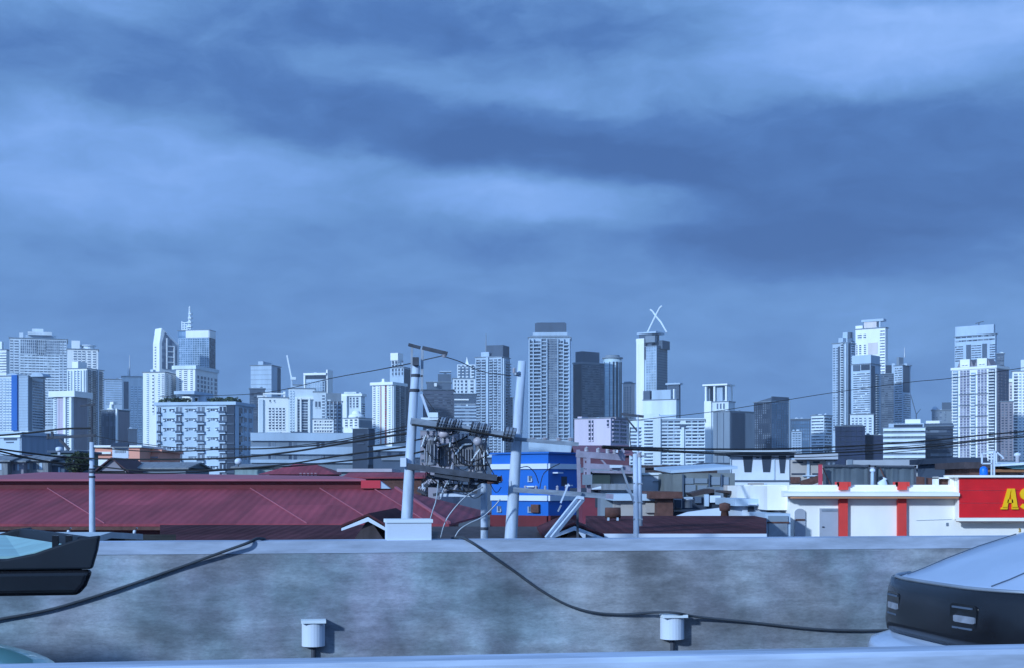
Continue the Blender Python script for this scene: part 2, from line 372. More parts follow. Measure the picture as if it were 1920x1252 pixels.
# --- far left cluster
t = T('apartment_tower', 'white tower sliver cut by the left photo edge, small block on its roof', -40, 12, 18, 655, 1560, W['bright'])
t.block(-30, 7, 639, 655); t.bands('F', -40, 12, 660, 700, 8, 'glass_mid', .4)
t = T('apartment_tower', 'broad white tower with stepped crown and glassy upper floors, tallest at far left', 18, 126, 126, 636, 1500, W['white'])
t.block(48, 100, 629, 636, M['pale'], 'crown', .1, .9); t.block(52, 98, 624, 629, M['white'], 'crown', 0, .9); t.block(60, 82, 617, 624, M['white'], 'crown', .2, .8)
t.block(36, 44, 626, 636, M['white'], 'roof_hut', .1, .4); t.block(100, 105, 628, 636, M['white'], 'roof_hut', .1, .4)
t.curtain('F', 38, 68, 638, 664, 8, 5, 'glass_mid'); t.curtain('F', 68, 86, 638, 666, 5, 5, 'glass'); t.curtain('F', 86, 124, 638, 664, 10, 5, 'glass_mid')
t.bands('F', 38, 110, 666, 800, 27, 'glass_mid', .42, None, 'window_band', 9); t.cols('F', [(19, 25), (27, 35)], 640, 800, 32, 'glass_mid', .5); t.cols('F', [(112, 117), (119, 125)], 640, 800, 32, 'glass_mid', .5)
t = T('apartment_tower', 'low arched-top grey tower with a tall blue stripe and white left bay', -30, 53, 84, 704, 700, W['white'], 26)
t.cols('F', [(-5, 4), (6, 11), (12, 17), (18, 22)], 708, 806, 19, 'glass_pale', .45); t.panel('F', 23.5, 34, 702, 806, M['blue_stripe'], 'blue_stripe', 1.2)
t.panel('F', 35, 53, 702, 806, M['pale'], 'wall_panel', .3); t.bands('F', 36, 52, 706, 804, 19, 'glass_mid', .45, M['pale'])
t.panel('R', 53, 60, 706, 806, M['grey'], 'recess', .1); t.bands('R', 61, 80, 712, 804, 18, 'glass_mid', .45, M['pale']); t.cols('R', [(81, 84)], 706, 800, 19, 'glass', .4, M['brown'])
for (a, b, tp) in ((10, 34, 698), (56, 80, 697)):
    mb = MB(); u0, u1 = t.u('F', a), t.u('F', b); zb = t.z(705); zt = t.z(tp); pts = []
    for k in range(13):
        g = math.pi*k/12; pts.append(((u0+u1)/2-math.cos(g)*(u1-u0)/2, -t.d/2+.5, zb+math.sin(g)*(zt-zb)))
    mb.extrude(pts, (0, t.d*.5, 0)); mb.build('arched_roof', M['pale'], t.root)
t = T('apartment_tower', 'white tower with square lift block and round rooftop rim, behind the stepped twin-tone tower', 126, 184, 184, 655, 1300, W['bright'])
t.block(134, 150, 638, 655, None, 'lift_block'); mb = MB(); uc = t.u('F', 165); rr = t.w*.26
mb.lathe((uc, 0, t.z(655)), [(rr, 0), (rr, 1.5), (rr*.82, 1.6), (rr*.82, 4), (rr*1.05, 4.2), (rr*1.05, 5)], 20); mb.build('round_rim', M['white'], t.root)
t.cols('F', [(138, 144), (146, 152), (154, 160), (164, 170), (174, 180)], 658, 700, 9, 'glass_mid', .5)
t = T('apartment_tower', 'stepped tower, bright ribbed front and slate-blue balcony flank', 126, 163, 194, 690, 1000, W['bright'], 32)
t.block(135, 163, 676, 690, None, 'stepped_top', 0, .7); t.piers('F', [128, 134, 140, 146, 152, 158, 162], 1.6, 693, 845, M['white'], 'rib', 1.0)
t.cols('F', [(129, 133), (141, 145), (147, 151)], 694, 840, 34, 'glass_pale', .4); t.balc('R', [(165, 171), (173, 180), (183, 192)], 692, 842, 34, 'glass', M['grey']); t.panel('R', 181, 183, 688, 842, M['pale'], 'rib', 1.2)
t = T('apartment_tower', 'flat-topped pinkish tower with twin bright columns, in front of the stepped tower', 100, 137, 165, 738, 800, W['white'], 30)
t.slab(732, 2.0, M['bright'], 'roof_slab', False, 3.4); t.panel('F', 108, 121, 741, 842, M['pink'], 'wall_panel', .2); t.cols('F', [(109, 112), (113, 116), (117, 120)], 742, 840, 24, 'glass_pale', .5, M['pink'])
t.cols('F', [(102, 106), (126, 130)], 742, 842, 24, 'glass_mid', .6); t.piers('F', [123, 134], 4, 738, 845, M['bright'], 'pier', 1.4)
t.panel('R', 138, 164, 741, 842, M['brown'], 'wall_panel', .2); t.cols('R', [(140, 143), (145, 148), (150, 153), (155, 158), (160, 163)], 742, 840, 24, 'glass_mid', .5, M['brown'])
t = T('office_tower', 'pale blue-grey plain slab, left of the antenna-topped tower', 196, 231, 231, 711, 1450, W['pale']); t.bands('F', 198, 229, 714, 760, 11, 'glass_pale', .45)
t = T('office_tower', 'pale tower with one dark upright slot and a thin rooftop aerial', 229, 268, 268, 706, 1350, W['white'])
t.panel('F', 232, 241, 715, 766, M['slate'], 'dark_slot', .3); t.cols('F', [(245, 250), (252, 257), (259, 266)], 724, 830, 24, 'glass_pale', .5); t.block(243, 258, 713, 724, M['pale'], 'roof_hut', .3, .7); t.mast(243, 664, 706, .7); t.mast(240, 686, 706, .4)
t = T('condominium_block', 'dark grey-blue block with white pagoda-like roof lantern and white centre line', 190, 220, 243, 768, 750, W['slate'], 34)
t.cols('F', [(192, 197), (199, 204), (207, 212), (214, 218)], 772, 836, 17, 'glass', .5); t.panel('F', 218.5, 221, 765, 836, M['bright'], 'centre_line', .9); t.panel('R', 222, 242, 770, 836, M['brown'], 'wall_panel', .2); t.cols('R', [(224, 228), (231, 235), (238, 241)], 772, 836, 17, 'glass', .5, M['brown'])
for (a, b, y0, y1) in ((201, 222, 764, 768), (205, 214, 757, 764), (200, 224, 766, 770), (206, 219, 752, 757)): t.block(a, b, y0, y1, M['bright'], 'lantern_tier', 0, .5)
t = T('low_block', 'small dark slab at the foot of the pagoda-topped block', 240, 257, 257, 804, 745, W['slate'])
t = T('apartment_tower', 'wide bright-white tower with dark window dots, below the gabled and glass towers', 268, 309, 366, 697, 1000, W['bright'], 20)
t.cols('F', [(285.5, 289)], 702, 776, 12, 'glass', .6); t.cols('F', [(275, 279), (296, 300)], 700, 835, 36, 'glass_pale', .5); t.cols('F', [(303, 305), (306, 308)], 700, 790, 25, 'glass_mid', .5)
t.cols('R', [(312, 316), (320, 324), (328, 334), (340, 346), (350, 354), (358, 362)], 700, 790, 24, 'glass_mid', .55)
t.block(282, 292, 690, 697, M['white'], 'roof_hut', .1, .9)
t = T('apartment_tower', 'white twin slab with barred top windows, right wing of the wide bright tower', 330, 366, 408, 686, 1010, W['bright'], 24)
t.slab(684, 1, M['white'], 'roof_slab', False, 2.6); t.cols('F', [(336, 340), (345, 351), (357, 361)], 690, 740, 13, 'glass_mid', .5)
t.cols('R', [(370, 373), (376, 380), (382, 386), (389, 392), (395, 398), (402, 407)], 702, 735, 4, 'glass', .3); t.block(322, 334, 683, 690, M['white'], 'roof_hut', .1, .6)
t = T('gabled_tower', 'white-framed tower with a peaked glass gable, beside the mast-topped glass tower', 287, 299, 335, 642, 1300, W['bright'], 28, True, roof=False)
mb = MB(); u0, u1 = -t.w/2, t.w/2; zs, zt = t.z(642), t.z(615); um = t.u('F', 303)
mb.extrude([(u0, -t.d/2, zs), (u1, -t.d/2, zs), (um, -t.d/2, zt)], (0, t.d, 0)); mb.build('gable_roof', M['bright'], t.root)
mb = MB(); mb.extrude([(u0+2.5, -t.d/2-.5, t.z(690)), (u1-2, -t.d/2-.5, t.z(690)), (u1-2, -t.d/2-.5, t.z(645)), (t.u('F', 309), -t.d/2-.5, t.z(622)), (u0+2.5, -t.d/2-.5, t.z(640))], (0, 1, 0))
for k in range(4): mb.box(t.u('F', 312), t.u('F', 327), -t.d/2-1, -t.d/2, t.z(648+k*10), t.z(646+k*10), 1)
mb.box(t.u('F', 311), t.u('F', 313.5), -t.d/2-1.2, -t.d/2, t.z(690), t.z(632), 1); mb.box(t.u('F', 325), t.u('F', 327), -t.d/2-1.2, -t.d/2, t.z(690), t.z(646), 1)
mb.build('gable_glazing', [M['glass_mid'], M['bright']], t.root); t.cols('L', [(290, 293)], 648, 690, 8, 'glass_mid', .6)
t = T('office_tower', 'blue glass office tower with white top band and tall lattice mast', 334, 392, 403, 620, 1350, W['glass_blue'], 22)
t.curtain('F', 335, 392, 633, 698, 13, 16, 'glass_blue', M['pale']); t.panel('F', 349, 392, 619.5, 632, M['bright'], 'top_band', .8); t.panel('R', 392, 403, 619.5, 632, M['bright'], 'top_band', .8); t.curtain('R', 392, 403, 633, 698, 4, 16, 'glass', M['dark'])
mb = MB()
for (p, q) in ((347, 632), (352, 632)): mb.beam((t.u('F', p), 0, t.z(q)), (t.u('F', 350), 0, t.z(572)), 1.0, 1.0)
for k in range(14): z = t.z(628-k*4); mb.box(t.u('F', 348), t.u('F', 352.5-k*.1), -.9, .9, z, z+.7)
for k in range(4): z = t.z(612-k*8); mb.box(t.u('F', 346+k), t.u('F', 354), -2, 2, z, z+1.4)
mb.build('lattice_mast', M['white'], t.root); mb = MB()
for p in (335.5, 340, 345): mb.box(t.u('F', p)-.5, t.u('F', p)+.5, -.5, .5, t.z(632), t.z(600+(p-335)*.6))
for k in range(7): z = t.z(630-k*4.4); mb.box(t.u('F', 335), t.u('F', 346), -.6, .6, z, z+.8)
mb.build('mast_base', M['white'], t.root)

# --- the near apartment block
t = T('apartment_block', 'seven-storey pale blue apartment block with dark balcony slots and roof garden', 293, 440, 475, 755, 436, W['pale'], 22, cat='apartment block')
wb = wall_mat('pale_blue_apartment_wall', (.50, .60, .70)); t.body.data.materials[0] = wb
t.slab(752, .6, M['pale'], 'parapet', False, 1.0)
FL = [(762 + i*18.0) for i in range(8)]
for (a, b) in ((296, 302), (331, 342), (371, 384), (412, 424)):
    mb = MB(); u0, u1 = t.u('F', a), t.u('F', b)
    t.fbox(mb, 'F', u0, u1, -.3, .06, t.z(900), t.z(761), 0)
    for y in FL:
        t.fbox(mb, 'F', u0-.1, u1+.1, 0, .9, t.z(y+14.2), t.z(y+12.2), 1); t.fbox(mb, 'F', u0, u1, .8, .9, t.z(y+12.2), t.z(y+7.5), 2)
        t.fbox(mb, 'F', u0+(u1-u0)*.45, u0+(u1-u0)*.6, 0, .2, t.z(y+12), t.z(y), 1)
    mb.build('balcony_column', [M['glass'], wb, M['slate']], t.root)
for i, y in enumerate(FL):
    for (a, b) in ((304, 328), (345, 368), (386, 410)):
        for (p, w_) in ((a+2, 5), (a+9, 4), (a+14, 3), (a+18, 5)):
            if random.random() < .12: continue
            mb = MB(); t.fbox(mb, 'F', t.u('F', p), t.u('F', p+w_), -.2, .05, t.z(y+7), t.z(y+2.6), 0)
            t.fbox(mb, 'F', t.u('F', p)-.1, t.u('F', p+w_)+.1, 0, .35, t.z(y+2.4), t.z(y+1.7), 1)
            if w_ == 5: t.fbox(mb, 'F', t.u('F', p)+.1, t.u('F', p)+.8, .05, .6, t.z(y+7.4), t.z(y+5), 2)
            mb.build('window', [M['glass'], wb, M['white']], t.root)
t.panel('F', 425, 440, 757, 900, M['dark'], 'shaded_corner', .2)  # dark panel painted in for the shadow on the corner column
for y in FL: t.panel('F', 425, 440, y+13, y+15, M['slate'], 'corner_floor_line', .5)
t.panel('R', 441, 446, 757, 900, wb, 'corner_wall', .3); t.balc('R', [(448, 454)], 762, 888, 7, 'glass', wb, .8); t.cols('R', [(457, 462), (466, 472)], 762, 888, 7, 'glass_mid', .55, wb)
t.block(326, 400, 731, 737, M['pale'], 'canopy', -.05, .9); t.block(357, 366, 737, 752, M['white'], 'canopy_pillar', .1, .3); t.block(372, 400, 737, 752, M['pale'], 'roof_hut', .3, .7); t.block(400, 420, 744, 752, M['grey'], 'roof_hut', .2, .8)
plants = [MB(), MB()]
for k in range(240):
    mb = plants[k % 2]; p = random.uniform(296, 357) if k % 2 else random.uniform(385, 440); q = Vector((t.u('F', p), random.uniform(-t.d*.45, -t.d*.1), t.z(random.uniform(744, 752))))
    r = random.uniform(.4, .9); a = Vector((random.uniform(-1, 1), random.uniform(-1, 1), random.uniform(-1, 1))).normalized()*r; b_ = Vector((random.uniform(-1, 1), random.uniform(-1, 1), random.uniform(-1, 1))).normalized()*r
    mb.add([q-a, q+b_, q+a, q-b_], [(0, 1, 2, 3)])
leafm = mat('dark_leaf', (.035, .055, .028), .7, 0, .5, .8); [mb.build('roof_plants', leafm, t.root) for mb in plants]

# --- centre left
t = T('office_tower', 'plain windowless pale blue-grey slab with a raised middle, dark right edge', 470, 509, 526, 684, 1300, M['pale'], 20)
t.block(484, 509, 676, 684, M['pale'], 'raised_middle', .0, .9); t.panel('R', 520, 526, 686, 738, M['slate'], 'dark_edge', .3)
for k in range(5): t.panel('F', 470, 509, 692+k*9, 692.6+k*9, M['grey'], 'panel_joint', .15)
t = T('office_tower', 'dark slate block at the foot of the plain pale slab', 468, 497, 497, 728, 1200, M['slate']); t.bands('F', 470, 495, 734, 790, 12, 'glass', .5)
c = thing('tower_crane', 'pale tower crane with steeply raised jib above the skyline', 'crane', (X(547, 1250), 1250, 0))
mb = MB(); z0 = Z(745, 1250); mb.beam((0, 0, z0), (0, 0, Z(706, 1250)), 1.6, 1.6); mb.build('mast', M['pale'], c)
mb = MB(); mb.beam((0, 0, Z(710, 1250)), (X(538, 1250)-X(547, 1250), 0, Z(665, 1250)), 1.3, 1.3); mb.build('jib', M['white'], c)
mb = MB(); mb.box(-1, 4, -1.5, 1.5, Z(711, 1250), Z(706, 1250)); mb.build('cab', M['white'], c)
t = T('hotel_tower', 'white hotel tower with open crown frame and a square grid of dark windows', 484, 541, 541, 745, 850, M['bright'])
for (a, b, y0, y1) in ((493, 497, 735, 746), (531, 535, 733, 746), (482, 500, 741, 745)): t.block(a, b, y0, y1, None, 'crown_post', 0, .3)
t.panel('F', 493, 535, 736, 738.5, M['bright'], 'crown_beam', .5); t.cols('F', [(504, 508), (510.5, 514.5), (517, 521), (523.5, 527.5), (530, 534)], 764, 806, 8, 'glass', .38); t.panel('F', 485, 493, 748, 810, M['white'], 'pier', 1.2); t.cols('F', [(505, 508), (513, 516)], 749, 754, 1, 'glass', .3)
t = T('office_tower', 'white tower framing two tall dark glass strips under a gate-like top', 541, 590, 590, 728, 900, M['white'])
t.panel('F', 554, 588, 744, 748, M['bright'], 'gate_beam', 1.4); t.piers('F', [556, 563.5, 580], 3, 745, 812, M['bright'], 'gate_post', 1.6); t.cols('F', [(558, 562)], 748, 810, 12, 'glass_mid', .2); t.cols('F', [(566, 577)], 749, 810, 12, 'glass', .22); t.cols('F', [(544, 547), (549, 552)], 732, 812, 16, 'glass_pale', .5)
t.block(545, 570, 722, 728, M['pale'], 'roof_hut', .2, .8); t.block(549, 567, 719, 722, M['grey'], 'roof_hut', .2, .8)
t = T('office_tower', 'tower with a portal-frame top, tall fin at right and pale glass body', 570, 612, 622, 700, 1150, M['pale'], 20)
t.panel('F', 570, 612, 698, 702, M['bright'], 'portal_beam', 1.5); t.panel('F', 570, 573, 700, 735, M['bright'], 'portal_post', 1.2); t.panel('F', 573, 611, 703, 709, M['dark'], 'portal_recess', .3); t.curtain('F', 574, 609, 714, 738, 8, 5, 'glass_pale', M['pale']); t.panel('R', 612, 622, 692, 740, M['bright'], 'fin', 1); t.panel('F', 604, 612, 712, 734, M['slate'], 'dark_edge', .4)
t = T('apartment_block', 'small white block with paired dark windows, left of the brownish grid tower', 588, 611, 611, 734, 830, M['white']); t.cols('F', [(591, 595), (597, 601)], 752, 764, 1, 'glass', .15); t.cols('F', [(604, 609)], 740, 785, 8, 'glass_mid', .5)
t = T('apartment_block', 'low white front block with four rows of small windows', 586, 625, 625, 785, 780, M['bright']); t.bands('F', 589, 622, 788, 812, 4, 'glass_mid', .5, None, 'window_band', 6); t.block(590, 604, 778, 785, M['white'], 'stepped_top', 0, .7)
t = T('office_tower', 'brownish tower with a white window grid and flat mauve top', 611, 642, 642, 752, 850, M['brown']); t.cols('F', [(613, 617), (620, 624), (627, 631), (634, 639)], 754, 814, 9, 'glass', .3, M['pale']); t.block(611, 640, 736, 752, M['grey'], 'plant_room', .1, .9); t.piers('F', [612, 618.5, 625.5, 632.5, 640.5], 1.6, 752, 814, M['pale'], 'rib', .7)
t = T('round_tower', 'rounded white tower with dark slit windows, behind the white dome', 637, 677, 684, 738, 900, M['white'], 20); t.slab(737, 1, M['bright'], 'roof_slab', False, 1.5); t.cols('F', [(656, 659), (662, 665), (668, 672)], 744, 764, 4, 'glass', .25); t.panel('F', 637, 652, 741, 800, M['bright'], 'curved_bay', 2.0); t.block(645, 672, 733, 737, M['white'], 'roof_hut', .2, .8); t.bands('R', 678, 684, 755, 790, 8, 'glass', .4)
t = T('domed_block', 'white block with a smooth dome on its roof, right of the brownish grid tower', 644, 672, 698, 783, 700, M['bright'], 34)
mb = MB(); uc = t.su(668, 0); mb.lathe((uc, 0, t.z(783)), [(4.0, 0), (4.0, 1.2), (3.7, 1.9), (2.7, 2.4), (2.3, 2.6), (2.2, 3.2), (1.7, 3.9), (.8, 4.3), (.05, 4.4)], 20); mb.build('dome', M['bright'], t.root, True)
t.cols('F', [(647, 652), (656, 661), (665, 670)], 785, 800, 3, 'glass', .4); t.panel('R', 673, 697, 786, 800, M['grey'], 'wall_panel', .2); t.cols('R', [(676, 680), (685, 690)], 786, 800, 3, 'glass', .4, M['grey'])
t = T('apartment_tower', 'brilliant white tower with thin rust-red lines and a shaded grey flank', 698, 735, 760, 717, 950, M['bright'], 30)
t.slab(715, 1.2, M['bright'], 'roof_slab', False, 2); t.cols('F', [(700, 704)], 722, 830, 26, 'glass_mid', .5); redl = wall_mat('rust_red_paint', (.35, .07, .06)); t.panel('F', 714, 715, 722, 832, redl, 'red_line', .5); t.cols('F', [(722, 725)], 720, 832, 26, 'glass_mid', .55, redl); t.cols('F', [(708, 711), (729, 732)], 722, 832, 26, 'glass_pale', .6)
t.panel('R', 736, 740, 717, 830, M['bright'], 'pier', .8); t.balc('R', [(741, 749), (751, 759)], 720, 826, 24, 'glass', M['grey']); t.block(716, 726, 708, 716, M['bright'], 'roof_hut', .1, .5)  # grey of the flank balconies stands for shade on that side
t = T('apartment_tower', 'tower with a white cube on top and ribbed neck, left of the lamp-headed pole', 731, 757, 771, 688, 1300, M['pale'], 25)
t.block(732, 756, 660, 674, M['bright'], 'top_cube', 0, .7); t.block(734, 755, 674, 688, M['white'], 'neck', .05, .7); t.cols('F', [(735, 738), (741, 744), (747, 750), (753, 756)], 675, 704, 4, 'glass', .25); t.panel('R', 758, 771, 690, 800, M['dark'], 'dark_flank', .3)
t = T('office_block', 'plain dark navy office box between the two concrete poles', 793, 851, 851, 731, 1000, M['slate']); dkn = wall_mat('dark_blue_grey_cladding', (.085, .10, .145)); t.body.data.materials[0] = dkn; t.slab(731, .6, M['slate'], 'parapet', True, .8); t.bands('F', 797, 848, 738, 800, 12, 'glass', .3, dkn)
t = T('office_tower', 'faint unfinished tower with T-shaped helipad stand behind the navy box', 800, 846, 846, 716, 1700, M['slate']); t.block(821, 846, 700, 716, M['slate'], 'plant_room', .1, .9); t.block(833, 837, 696, 706, M['pale'], 'helipad_stem', .3, .5); t.block(824, 846, 694, 696, M['pale'], 'helipad', .1, .7); t.block(814, 819, 718, 724, M['bright'], 'roof_hut', -.3, -.1)
t = T('apartment_tower', 'white tower with terraced top windows, left of the balcony tower with dark crown', 849, 893, 893, 709, 1350, M['white'])
t.block(857, 891, 682, 709, M['white'], 'upper_storeys', .1, .9); t.cols('F', [(859, 863), (866, 870), (874, 878), (884, 889)], 684, 706, 4, 'glass', .4); t.cols('F', [(852, 855), (858, 861), (864, 868), (872, 876), (882, 888)], 712, 738, 4, 'glass', .35); mb = MB(); mb.extrude([(t.u('F', 872), 0, t.z(682)), (t.u('F', 879), 0, t.z(682)), (t.u('F', 875), 0, t.z(666))], (0, 4, 0)); mb.build('roof_fin', M['bright'], t.root)
t = T('office_block', 'low grey office block with white stripes and a small pale roof sign', 851, 893, 893, 738, 980, M['slate']); t.bands('F', 852, 892, 757, 806, 8, 'glass_mid', .48, M['white'], 'window_band'); t.panel('F', 852, 879, 747, 749.5, M['bright'], 'roof_sign', .5)
for k in range(7): t.panel('F', 852, 893, 760+k*6.2, 763+k*6.2, M['pale'], 'spandrel', .7)
t = T('condominium_tower', 'tall balcony tower with dark boxy crown and thin mast, left of the second pole', 891, 941, 956, 668, 1150, M['pale'], 20)
t.block(912, 955, 645, 668, M['slate'], 'dark_crown', .15, .95); t.block(902, 926, 658, 668, M['pale'], 'roof_hut', 0, .6); t.mast(903.5, 622, 668, .7)
t.balc('F', [(893, 901), (903, 911)], 672, 850, 34, 'glass', M['pale']); t.panel('F', 912.5, 916.5, 668, 850, M['pale'], 'pier', 1.6); t.balc('F', [(918, 924), (926, 932)], 672, 850, 34, 'glass', M['pale']); t.cols('F', [(934, 939)], 672, 850, 34, 'glass', .3); t.panel('R', 942, 945.5, 670, 850, M['white'], 'pier', 1.2); t.balc('R', [(946, 956)], 674, 850, 33, 'glass', M['pale'])
t = T('condominium_tower', 'lower shoulder wing beside the balcony tower, edge-on behind the second pole', 951, 962, 962, 745, 1160, M['grey']); t.cols('F', [(953, 956), (958, 961)], 748, 850, 20, 'glass', .4)

# --- centre
t = T('condominium_tower', 'tallest centre tower, pale balconies, grey glass spine and wide dark crown', 991, 1070, 1070, 632, 1100, M['pale'])
t.block(1003, 1062, 606, 624, M['slate'], 'dark_crown', .05, .95); t.block(1006, 1060, 604, 606, M['slate'], 'dark_crown', .15, .85); t.block(999, 1064, 623, 628, M['pale'], 'crown_slab', 0, 1); t.block(994, 1068, 627.9, 632.2, M['grey'], 'crown_slab', .0, 1)
t.balc('F', [(994, 999), (1001, 1014)], 638, 822, 27, 'glass', M['pale'], 1.5); t.balc('F', [(1015, 1024)], 634, 822, 27, 'glass', M['pale'], 1.0); t.cols('F', [(1027, 1045)], 634, 822, 41, 'glass_mid', .4, M['grey'], 'glass_spine', 2); t.balc('F', [(1047, 1056)], 638, 822, 27, 'glass', M['pale'], 1.0); t.balc('F', [(1057, 1065)], 640, 822, 27, 'glass', M['pale'], 1.5)
t.piers('F', [992.5, 1000, 1014.5, 1025.5, 1046, 1056.5, 1067.5], 1.7, 634, 822, M['pale'], 'pier', 1.8)
t = T('office_tower', 'dark grey bowed tower with solid dark crown, right of the tallest centre tower', 1075, 1091, 1133, 679, 1150, M['slate'], 40, True)
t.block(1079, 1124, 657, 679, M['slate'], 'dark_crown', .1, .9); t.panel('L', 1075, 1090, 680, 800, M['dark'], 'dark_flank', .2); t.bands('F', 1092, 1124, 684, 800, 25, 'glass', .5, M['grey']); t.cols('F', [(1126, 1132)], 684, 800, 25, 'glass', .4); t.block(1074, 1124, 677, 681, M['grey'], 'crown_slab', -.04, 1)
# glass cylinder
c = thing('glass_tower', 'slim rounded tower of bright reflective glass with dark upright seams', 'building', (X(1150, 1180), 1180+9, 0))
rad = 17.5*1180/F; zt = Z(670, 1180); mb = MB(); mb.lathe((0, 0, 0), [(rad, 0), (rad, zt)], 40); mb.build('glass_drum', M['bright_glass'], c, True)
for g, wd in ((-150, 5), (-112, 5), (-88, 10), (-66, 13), (-44, 6), (-28, 9)):
    mb = MB(); a = R(g); d = Vector((math.cos(a), math.sin(a), 0)); q = Vector((-d.y, d.x, 0)); w_ = rad*R(wd)/2
    p = d*(rad-.2); mb.extrude([p-q*w_, p+q*w_, p+q*w_+d*.6, p-q*w_+d*.6], (0, 0, zt-3)); mb.build('seam', M['dark'] if wd > 5 else M['glass_blue'], c)
mb = MB(); mb.lathe((0, 0, zt), [(rad*1.12, 0), (rad*1.12, 1.0), (rad*.8, 1.1), (rad*.75, 3.0), (.1, 3.2)], 32); mb.build('roof_rim', M['grey'], c); mb = MB()
for k in range(26): z = zt-4-k*2.4; mb.lathe((0, 0, z), [(rad+.15, 0), (rad+.15, .35)], 40)
mb.build('floor_ring', M['pale'], c)
t = T('office_tower', 'narrow cream tower between the glass drum and the mast-crowned tower', 1168, 1185, 1190, 718, 1200, M['cream'], 25); t.cols('F', [(1171, 1173), (1176, 1178), (1181, 1183)], 724, 800, 16, 'glass_mid', .5); t.block(1170, 1186, 714, 718, M['grey'], 'roof_hut', .1, .9)
t = T('office_tower', 'tall tower crowned by two crossed white masts', 1194, 1231, 1251, 648, 1250, M['pale'], 28)
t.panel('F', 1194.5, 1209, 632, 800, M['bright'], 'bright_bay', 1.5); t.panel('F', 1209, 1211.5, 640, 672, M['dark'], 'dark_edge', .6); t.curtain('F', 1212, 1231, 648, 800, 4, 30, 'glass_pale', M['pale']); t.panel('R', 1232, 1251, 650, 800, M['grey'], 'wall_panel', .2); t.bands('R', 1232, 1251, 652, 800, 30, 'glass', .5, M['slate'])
t.block(1198, 1236, 622, 648, M['slate'], 'crown', .1, .8); t.block(1210, 1232, 628, 640, M['grey'], 'crown_frame', .0, .2); t.block(1228, 1256, 636, 652, M['slate'], 'crown', .3, 1.0); t.block(1194, 1246, 621, 624, M['pale'], 'crown_slab', .05, .85); t.block(1192, 1200, 632, 637, M['pale'], 'bracket', .0, .3)
t.cols('F', [(1197, 1199), (1204, 1206)], 640, 790, 32, 'glass_pale', .6, M['bright'], 'window_column', 0, 1.7)
for (pts) in (((1209, 577), (1213, 580), (1221, 592), (1229, 602), (1235, 613), (1240, 622)), ((1231, 572), (1227, 575), (1221, 586), (1213, 602), (1207, 614), (1203, 622))):
    mb = MB(); mb.tube([(t.u('F', p), 0, t.z(q)) for p, q in pts], [.75, .75, .85, .85, .8, .8], 6); mb.build('crossed_mast', M['white'], t.root)
t = T('office_block', 'stepped pale blue block in front of the mast-crowned tower', 1206, 1268, 1274, 748, 900, M['white'], 20); t.block(1206, 1222, 730, 748, M['slate'], 'dark_box', 0, .6); t.block(1222, 1262, 729, 748, M['pale'], 'step', .05, .8); t.block(1262, 1268, 728, 748, M['bright'], 'step', 0, .6); t.panel('F', 1206, 1268, 776, 810, M['pale'], 'wall_panel', .4)
t = T('office_tower', 'dark sliver of a tower behind the stepped pale block', 1252, 1273, 1276, 720, 1150, M['slate'], 20); t.slab(717, 1.5, M['pale'], 'roof_slab', False, 1.2)
t = T('office_block', 'long cream office block striped with many rows of dark windows', 1180, 1322, 1322, 786, 620, M['pale']); t.body.data.materials[0] = M['white']
t.block(1205, 1238, 774, 786, M['white'], 'stair_tower', -.02, .5); t.block(1238, 1322, 783, 787, M['white'], 'parapet', 0, .9)
t.bands('F', 1208, 1224, 787, 879, 15, 'glass', .42); t.bands('F', 1241, 1275, 788, 876, 14, 'glass', .5, None, 'window_band', 2); t.bands('F', 1286, 1320, 788, 876, 14, 'glass', .5, None, 'window_band', 2); t.panel('F', 1278, 1283, 800, 876, M['white'], 'pier', .9); t.panel('F', 1275, 1286, 794, 803, M['slate'], 'plant_opening', .4); t.bands('F', 1182, 1202, 800, 879, 12, 'glass', .45); t.panel('F', 1225, 1239, 778, 885, M['white'], 'pier', 1)
t = T('office_tower', 'white tower with open pillared crown and bright left column, right of the striped block', 1322, 1366, 1378, 752, 950, M['white'], 22)
for p in (1324, 1340, 1362): t.block(p-2.5, p+2.5, 721, 752, M['bright'], 'crown_pillar', .0, .15)
t.block(1370, 1374, 721, 752, M['bright'], 'crown_pillar', .6, .8) ; t.block(1327, 1338, 722, 752, M['grey'], 'crown_core', .25, .8); t.block(1342, 1362, 722, 752, M['pale'], 'crown_core', .2, .8); t.block(1317, 1378, 718, 721, M['bright'], 'crown_slab', -.1, 1.1); t.panel('F', 1322, 1335, 750, 880, M['bright'], 'bright_column', 1.6); t.cols('F', [(1325.5, 1327), (1330, 1331.5)], 762, 875, 12, 'glass_mid', .2, M['bright'], 'window_column', 0, 1.75); t.cols('F', [(1344, 1347), (1350, 1353), (1356, 1359)], 755, 768, 1, 'glass_mid', .2)
t = T('office_block', 'blunt blue-grey block with plain left face and louvred right face', 1337, 1368, 1415, 770, 800, M['grey'], 42); t.panel('R', 1369, 1396, 772, 860, M['slate'], 'louvre_wall', .2); t.bands('R', 1370, 1395, 774, 850, 22, 'glass', .4, M['slate']); t.piers('F', [1345, 1357], 1, 772, 870, M['slate'], 'joint', .2); t.panel('R', 1397, 1414, 772, 860, M['grey'], 'wall_panel', .3)
t = T('glass_tower', 'dark glass tower with sloping left shoulder and flat raised top', 1414, 1446, 1480, 752, 850, M['dark'], 40)
t.body.data.materials[0] = M['glass_mid']; mb = MB(); mb.extrude([(-t.w/2, -t.d/2, t.z(752)), (t.w/2, -t.d/2, t.z(752)), (t.w/2, -t.d/2, t.z(744))], (0, t.d, 0)); mb.build('sloped_top', M['slate'], t.root)
